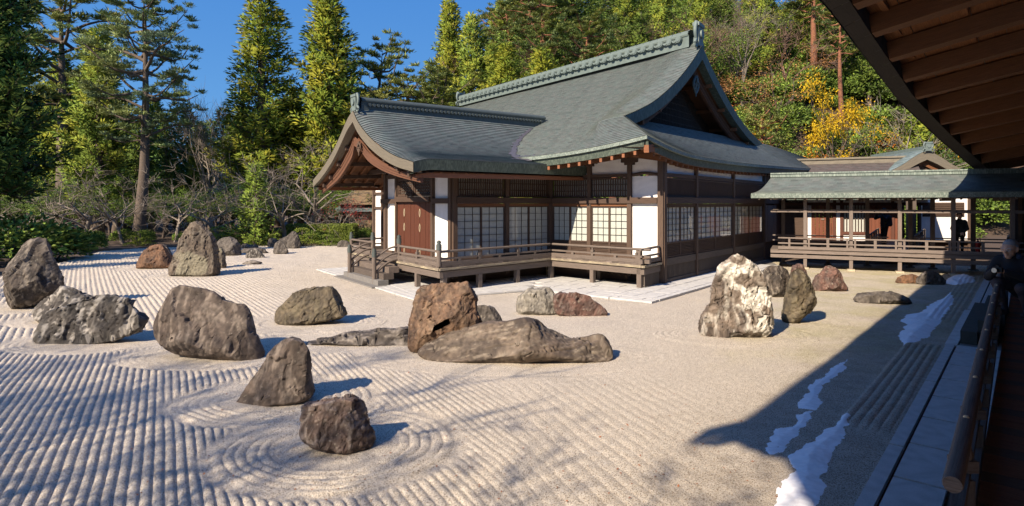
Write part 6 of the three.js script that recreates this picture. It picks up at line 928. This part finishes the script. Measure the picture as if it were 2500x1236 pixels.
{ // wooded slope behind the hall
  const r = rng(31), kinds = [['broadDark', 'dark green broad crowned tree on the wooded slope', 3], ['broadGreen', 'mid green broad crowned tree on the wooded slope', 4], ['broadOlive', 'olive broad crowned tree on the wooded slope', 4], ['pineHill', 'pine with reddish trunk on the wooded slope', 4], ['firDeep', 'dark green fir on the wooded slope', 3], ['rust', 'rust coloured thin leaved tree on the wooded slope', 1], ['bareB', 'leafless pinkish grey tree on the wooded slope', 1], ['orange', 'orange autumn tree on the wooded slope', 1], ['cypressC', 'olive conifer on the wooded slope', 3], ['cypressB', 'yellowish cypress on the wooded slope', 2]], bag = kinds.flatMap(([k, l, n]) => Array(n).fill([k, l]));
  for (let z = 49; z < 92; z += 4.2) for (let px = 1190; px < 2440; px += 4.3 * F / z) { const zz = z + 2.6 * r(), p = px + 50 * r(), x = (p - 1250) / F * zz; if (groundY(x, zz) + 12 < HC + (497 - 560) / F * zz) continue; if (zz < 60 && p > 1900 && p < 2170) continue; const [k, l] = p > 1780 && zz < 60 && r() < .35 ? kinds[[5, 6, 7, 2][Math.floor(r() * 4)]] : bag[Math.floor(r() * bag.length)]; const big = { pineHill: 13, firDeep: 12.5, cypressC: 13, cypressB: 13.5 }[k] ?? 8.2; const zn = p < 1480 ? 'above the left half of the great ridge' : p < 1740 ? 'above the right half of the great ridge' : p < 1960 ? 'just right of the main gable' : 'above the corridor'; plant(k, 'slope_tree', l.replace('on the wooded slope', 'on the slope ' + zn), 'tree', x, zz, big * (.8 + .45 * r()), { group: l.replace('cypress on', 'cypresse on').replace('pine with reddish trunk on', 'reddish trunked pine on').replace(' on the wooded slope', 's on the slope ' + zn), bark: k === 'pineHill' ? M.barkRed : k === 'bareB' ? M.twigRed : M.bark, wide: 1 + .3 * r() }); }
  put('yellow', 'autumn_tree', 'bright yellow autumn tree in front of a tall red barked pine', 'tree', 2040, 52, 156, { wide: .52 }); put('pineHill', 'pine_tree', 'tall red barked pine rising behind the bright yellow tree', 'tree', 2056, 61, -30, { bark: M.barkRed, turn: 2, wide: .8 });
  put('orange', 'autumn_tree', 'orange autumn tree above the scrolled gable ornament', 'tree', 2240, 54, 268, { wide: 1.0 }); put('yellow', 'autumn_tree', 'small yellow tree above the brown roof ridge', 'tree', 2035, 48.5, 352, { wide: 1.3 }); put('orange', 'autumn_tree', 'orange brown tree right of the main gable foot', 'tree', 1900, 49, 318); put('pineMid', 'pine_tree', 'short red trunked pine just right of the main gable', 'tree', 1848, 48.5, 232, { bark: M.barkRed, wide: .8 });
  put('bareB', 'bare_tree', 'pale leafless tree between the yellow and orange trees', 'tree', 2185, 49.5, 225, { bark: M.barkPale }); put('bareB', 'bare_tree', 'pale leafless tree rising above the brown roof ridge', 'tree', 2120, 50, 300, { bark: M.barkPale }); put('pineMid', 'pine_tree', 'soft green pine above the middle of the great ridge', 'tree', 1540, 62, 62, {}); put('bareTall', 'bare_tree', 'pinkish leafless tree above the right end of the great ridge', 'tree', 1655, 60, 10, { bark: M.twigRed, wide: 1.6 }); put('bareTall', 'bare_tree', 'white stemmed leafless tree high on the slope right of the gable', 'tree', 1815, 62, -20, { bark: M.barkPale });
  // low growth that covers the slope
  const g = PROTO.shrub.crown, im = new THREE.InstancedMesh(g, M.leaf, 420), m4 = new THREE.Matrix4(), q = new THREE.Quaternion(); for (let i = 0; i < 420; i++) { const z = 47 + 44 * r(), p = 1150 + 1300 * r(), x = (p - 1250) / F * z, s = .9 + 1.1 * r(); q.setFromAxisAngle(UP, r() * 6.28); m4.compose(W(x, groundY(x, z) - .2, z), q, V(s * 1.4, s, s * 1.4)); im.setMatrixAt(i, m4); } im.name = 'undergrowth'; im.castShadow = im.receiveShadow = true; im.userData = { kind: 'stuff', label: 'green undergrowth covering the wooded slope' }; scene.add(im);
}
// trees outside the frame whose shade falls on the gravel
for (const [k, x, z, h, l] of [['broadDark', -21.5, 13.5, 6.6, 'evergreen beside the garden, nearest to the viewer of the left row'], ['firDeep', -25.5, 18.5, 10, 'conifer beside the garden, second of the left row'], ['firDeep', -26, 25, 13.5, 'conifer beside the garden, third of the left row'], ['broadDark', -30.5, 29, 12, 'evergreen beside the garden, farthest of the left row'], ['bareTall', -11.5, -.5, 11, 'leafless tree behind the viewer'], ['rust', -8.6, -4.6, 10.5, 'thin leaved tree behind the viewer'], ['bareTall', -15, 2.5, 10, 'leafless tree left of the viewer'], ['bareB', -8.8, -1.8, 9, 'second leafless tree left of the viewer'], ['bareTall', -10, 1.2, 8, 'short leafless tree left of the viewer']]) plant(k, 'side_tree', l, 'tree', x, z, h, {});
// ---------- people ----------
function body(parts, cell, k = .035) {                       // one continuous surface from tapered limbs joined smoothly
  const B = parts.map(([a, b, ra, rb]) => ({ a: V(...a), d: V(...b).sub(V(...a)), ra, rb })), lo = [9, 9, 9], hi = [-9, -9, -9];
  for (const [a, b, ra, rb] of parts) for (let i = 0; i < 3; i++) { lo[i] = Math.min(lo[i], a[i] - ra - .04, b[i] - rb - .04); hi[i] = Math.max(hi[i], a[i] + ra + .04, b[i] + rb + .04); }
  const f = (x, y, z) => { let s = 1; for (const { a, d, ra, rb } of B) { const px = x - a.x, py = y - a.y, pz = z - a.z, t = clamp((px * d.x + py * d.y + pz * d.z) / (d.lengthSq() || 1)), e = Math.hypot(px - d.x * t, py - d.y * t, pz - d.z * t) - lerp(ra, rb, t), h = clamp(.5 + .5 * (s - e) / k); s = lerp(s, e, h) - k * h * (1 - h); } return s; };
  const g = nets(f, lo, hi, cell); g.computeVertexNormals(); g.setAttribute('uv', new THREE.Float32BufferAttribute(new Float32Array(g.attributes.position.count * 2), 2)); return g;
}
const cloth = (r, g, b) => std({ color: lin(r, g, b), roughness: .92 }), skin = std({ color: lin(.50, .29, .20), roughness: .6 });
const hand = (c, f, s) => [[c, [c[0] + f[0] * .08, c[1] + f[1] * .08, c[2] + f[2] * .08], .032, .028], ...[-1.5, -.5, .5, 1.5].map((k, i) => { const b = [c[0] + f[0] * .08 + s[0] * k * .019, c[1] + f[1] * .08 + s[1] * k * .019, c[2] + f[2] * .08 + s[2] * k * .019], l = [.05, .065, .062, .05][i]; return [b, [b[0] + f[0] * l, b[1] + f[1] * l - .015, b[2] + f[2] * l], .010, .008]; }), [[c[0] + s[0] * .03, c[1] + .01, c[2] + s[2] * .03], [c[0] + s[0] * .045 + f[0] * .06, c[1] + .02, c[2] + s[2] * .045 + f[2] * .06], .013, .010]];
const head = (c, f, size = 1) => { const q = (a, b, d, e, ra, rb) => [[c[0] + f[0] * a, c[1] + b, c[2] + f[2] * a], [c[0] + f[0] * d, c[1] + e, c[2] + f[2] * d], ra * size, rb * size], s = [-f[2], 0, f[0]], ear = (k) => [[c[0] + s[0] * k, c[1] - .01, c[2] + s[2] * k], [c[0] + s[0] * k * 1.12, c[1] + .03, c[2] + s[2] * k * 1.12], .016, .018]; return [q(-.01, .03, .01, .03, .098, .092), q(.02, -.06, .035, -.085, .07, .045), q(.09, .0, .112, -.025, .012, .017), q(.075, .03, .08, .03, .03, .03), q(.085, -.062, .088, -.062, .018, .018), ear(.092), ear(-.092)]; };
{ // standing man in dark clothes on the corridor
  const p0 = onPlane(2343, 560, KF.at(0, 0, -.35), Ks), p = thing('person', 'person in a dark coat standing behind the corridor railing with hands clasped', 'person', V(p0.x, .82, p0.z)); p.rotation.y = -.25; p.scale.setScalar(.97);
  mesh('body', body([[[0, 1.36, 0], [0, 1.47, .01], .055, .05], [[-.09, .06, .0], [-.1, .48, .01], .05, .06], [[-.1, .48, .01], [-.09, .88, 0], .065, .09], [[.09, .06, 0], [.1, .48, .01], .05, .06], [[.1, .48, .01], [.09, .88, 0], .065, .09], [[-.09, .04, 0], [-.11, .03, .14], .045, .035], [[.09, .04, 0], [.11, .03, .14], .045, .035]], .018), cloth(.012, .012, .014), p);
  mesh('coat', body([[[0, .82, 0], [0, 1.1, 0], .17, .165], [[-.09, .76, 0], [-.08, 1.28, 0], .12, .10], [[.09, .76, 0], [.08, 1.28, 0], .12, .10], [[-.17, 1.31, 0], [.17, 1.31, 0], .075, .075], [[-.2, 1.3, 0], [-.27, 1.02, .02], .07, .058], [[-.27, 1.02, .02], [-.06, .86, .19], .056, .045], [[.2, 1.3, 0], [.27, 1.02, .02], .07, .058], [[.27, 1.02, .02], [.06, .87, .19], .056, .045], [[0, 1.34, 0], [0, 1.41, 0], .085, .07]], .018), cloth(.022, .026, .022), p);
  mesh('head', body(head([0, 1.53, .02], [0, 0, 1]), .008, .02), skin, p); mesh('hands', body([...hand([-.05, .85, .2], [.8, -.5, .3], [.2, .5, 0]), ...hand([.05, .85, .21], [-.8, -.5, .3], [-.2, .5, 0])], .006, .012), skin, p);
  mesh('hair', body([[[0, 1.585, -.012], [0, 1.59, .02], .094, .088], [[0, 1.53, -.06], [0, 1.58, -.05], .07, .08]], .012, .02), cloth(.008, .008, .009), p);
}
{ // visitor taking a picture on the passage behind
  const p0 = KF.at(sAt(KF, 2160, -3.9), 0, -3.9), p = thing('person', 'person seen in silhouette raising a camera, with a backpack, behind the corridor posts', 'person', V(p0.x, .88, p0.z)); p.rotation.y = -1.3;
  mesh('body', body([[[-.09, .05, 0], [-.09, .48, .03], .05, .06], [[-.09, .48, .03], [-.09, .88, 0], .068, .1], [[.09, .05, .06], [.09, .48, .05], .05, .06], [[.09, .48, .05], [.09, .88, 0], .068, .1], [[-.09, .04, 0], [-.09, .03, .14], .045, .035], [[.09, .04, .06], [.09, .03, .2], .045, .035], [[0, 1.36, .02], [0, 1.5, .04], .055, .05]], .02), cloth(.01, .01, .012), p);
  mesh('jacket', body([[[0, .86, 0], [0, 1.25, .01], .17, .16], [[-.17, 1.32, 0], [.17, 1.32, 0], .08, .08], [[-.2, 1.32, 0], [-.27, 1.22, .24], .07, .058], [[-.27, 1.22, .24], [-.08, 1.46, .3], .055, .045], [[.2, 1.32, 0], [.27, 1.2, .24], .07, .058], [[.27, 1.2, .24], [.08, 1.46, .3], .055, .045]], .02), cloth(.014, .014, .017), p);
  mesh('head', body(head([0, 1.56, .05], [0, 0, 1]), .01, .02), skin, p); mesh('hair', body([[[0, 1.62, .02], [0, 1.62, .05], .096, .09], [[0, 1.56, -.04], [0, 1.6, -.03], .075, .08]], .014, .02), cloth(.008, .008, .008), p); mesh('hands', body([...hand([-.07, 1.46, .3], [.7, .5, .5], [0, .5, .6]), ...hand([.07, 1.46, .3], [-.7, .5, .5], [0, .5, .6])], .008, .012), skin, p);
  const bp = thing('backpack', 'dark backpack worn by the person with the raised camera', 'backpack', addv(p.position, V(Math.sin(-1.3), 0, Math.cos(-1.3)), -.2)); bp.rotation.y = -1.3; mesh('bag', body([[[-.08, .95, -.03], [-.07, 1.28, -.02], .1, .09], [[.08, .95, -.03], [.07, 1.28, -.02], .1, .09]], .02), cloth(.02, .022, .028), bp); mesh('strap', body([[[-.13, 1.3, .08], [-.14, 1.0, .3], .018, .018], [[.13, 1.3, .08], [.14, 1.0, .3], .018, .018]], .012, .01), cloth(.10, .08, .02), bp);
  const cm = thing('camera', 'small dark camera held up by the person with the backpack', 'camera', addv(p.position, V(Math.sin(-1.3), 0, Math.cos(-1.3)), .36)); cm.rotation.y = -1.3; const q = new MB(); q.box(V(0, 1.52, 0), V(1, 0, 0), UP, V(0, 0, 1), .15, .09, .05); q.build('camera_body', cloth(.01, .01, .01), cm); new MB().tube([V(0, 1.52, .02), V(0, 1.52, .09)], .033, 12).build('lens', cloth(.01, .01, .012), cm);
}
{ // grey haired man crouching at the veranda railing
  const z = 10.3, x = (2487 - 1250) / F * z, p = thing('person', 'grey haired person in black jacket and glasses crouching at the near railing with a camera', 'person', W(x, FL, z)), a = Math.atan2(-.90, .42); p.rotation.y = a; p.scale.setScalar(1.14);
  const S = (q) => body(q, .013);
  mesh('body', S([[[-.10, .42, -.16], [-.16, .50, .24], .105, .08], [[-.16, .50, .24], [-.13, .07, .12], .075, .055], [[-.13, .05, .1], [-.14, .03, .26], .05, .04], [[.10, .40, -.16], [.16, .44, .26], .105, .08], [[.16, .44, .26], [.14, .07, .02], .075, .055], [[.13, .05, 0], [.14, .03, .17], .05, .04], [[-.08, .40, -.16], [.08, .40, -.16], .13, .13]]), cloth(.06, .05, .06), p);
  mesh('jacket', S([[[0, .42, -.15], [0, .72, .06], .19, .18], [[-.15, .82, .1], [.15, .82, .1], .10, .10], [[0, .8, .1], [0, .9, .17], .10, .085], [[-.2, .82, .12], [-.26, .58, .26], .078, .065], [[-.26, .58, .26], [-.08, .70, .47], .062, .048], [[.2, .82, .12], [.26, .58, .26], .078, .065], [[.26, .58, .26], [.07, .69, .48], .062, .048]]), cloth(.013, .013, .017), p);
  mesh('collar', S([[[-.05, .90, .15], [.05, .90, .15], .07, .07], [[0, .91, .11], [0, .94, .12], .075, .07]]), cloth(.03, .05, .10), p);
  const h = body(head([0, 1.0, .24], [0, -.2, 1]), .006, .018), hd = mesh('head', h, skin, p); mesh('hair', body([[[0, 1.062, .20], [0, 1.075, .235], .097, .088], [[0, 1.0, .16], [0, 1.06, .17], .075, .085], [[-.075, 1.02, .2], [-.08, 1.05, .22], .03, .03], [[.075, 1.02, .2], [.08, 1.05, .22], .03, .03]], .009, .02), std({ color: lin(.22, .225, .235), roughness: .8 }), p);
  const gl = new MB(); for (const k of [-1, 1]) { gl.tube(steps(14).map((t) => V(k * .036 + .026 * Math.cos(t * 6.283), 1.012 + .02 * Math.sin(t * 6.283), .345)), .0035, 4, false); gl.tube([V(k * .064, 1.015, .345), V(k * .1, 1.02, .23)], .003, 4); } gl.tube([V(-.01, 1.015, .347), V(.01, 1.015, .347)], .003, 4); gl.build('glasses', std({ color: lin(.5, .5, .52), roughness: .3, metalness: .8 }), hd);
  mesh('hands', body([...hand([-.075, .70, .47], [.5, .15, .6], [0, .7, -.2]), ...hand([.07, .69, .48], [-.5, .15, .6], [0, .7, -.2])], .005, .010), skin, p);
  const f = V(Math.sin(a), 0, Math.cos(a)), cm = thing('camera', 'silver rimmed black camera in the hands of the crouching person', 'camera', addv(p.position, f, .64)); cm.rotation.y = a; const q = new MB(); q.box(V(0, .82, 0), V(1, 0, 0), UP, V(0, 0, 1), .14, .085, .055); q.box(V(0, .875, 0), V(1, 0, 0), UP, V(0, 0, 1), .05, .03, .045); q.build('camera_body', std({ color: lin(.012, .012, .013), roughness: .5 }), cm); const l = new MB().tube([V(0, .815, .027), V(0, .815, .11)], .038, 16).build('lens', std({ color: lin(.015, .015, .018), roughness: .35 }), cm); new MB().tube([V(0, .815, .108), V(0, .815, .114)], .04, 16).build('lens_ring', std({ color: lin(.6, .58, .5), roughness: .3, metalness: .8 }), l);
}
{ // fire extinguisher against the far white post
  const c = KF.at(sAt(KF, 2388, -1.9), .82, -1.9), e = thing('fire_extinguisher', 'small red fire extinguisher on the corridor floor beside the white wall', 'fire extinguisher', c); new MB().lathe(V(0, 0, 0), [[.075, 0], [.08, .02], [.08, .36], [.06, .43], [.03, .46]], 14).build('cylinder', std({ color: lin(.55, .02, .02), roughness: .35 }), e); const m = new MB(); m.lathe(V(0, .46, 0), [[.022, 0], [.022, .05]], 8); m.bar(V(-.02, .52, 0), V(.1, .55, 0), .02, .015); m.tube(steps(8).map((t) => V(.06 + .05 * Math.sin(t * 3), .5 - .3 * t, .03)), .012, 6); m.build('valve', cloth(.02, .02, .02), e);
}
{ // fallen leaves and needles scattered on the gravel
  const r = rng(88), g = new THREE.BufferGeometry(); g.setAttribute('position', new THREE.Float32BufferAttribute([-.02, 0, 0, 0, .006, .012, .024, .002, 0, 0, .008, -.012], 3)); g.setIndex([0, 1, 3, 1, 2, 3]); g.computeVertexNormals(); const n = 260, im = new THREE.InstancedMesh(g, std({ color: lin(.30, .12, .05), side: THREE.DoubleSide }), n), m = new THREE.Matrix4(), q = new THREE.Quaternion(); for (let i = 0; i < n; i++) { const px = 300 + 1700 * r(), py = 700 + 530 * Math.sqrt(r()), p = ground(px, py); q.setFromEuler(new THREE.Euler((r() - .5) * .6, r() * 6.28, (r() - .5) * .6)); const s = .4 + .55 * r(); m.compose(V(p.x, gravelHeight(p.x, -p.z) + .006, p.z), q, V(s, s, s)); im.setMatrixAt(i, m); } im.name = 'fallen_leaves'; im.userData = { kind: 'stuff', label: 'tiny brown fallen leaves scattered over the gravel' }; im.castShadow = im.receiveShadow = true; scene.add(im);
}
renderer.render(scene, camera);
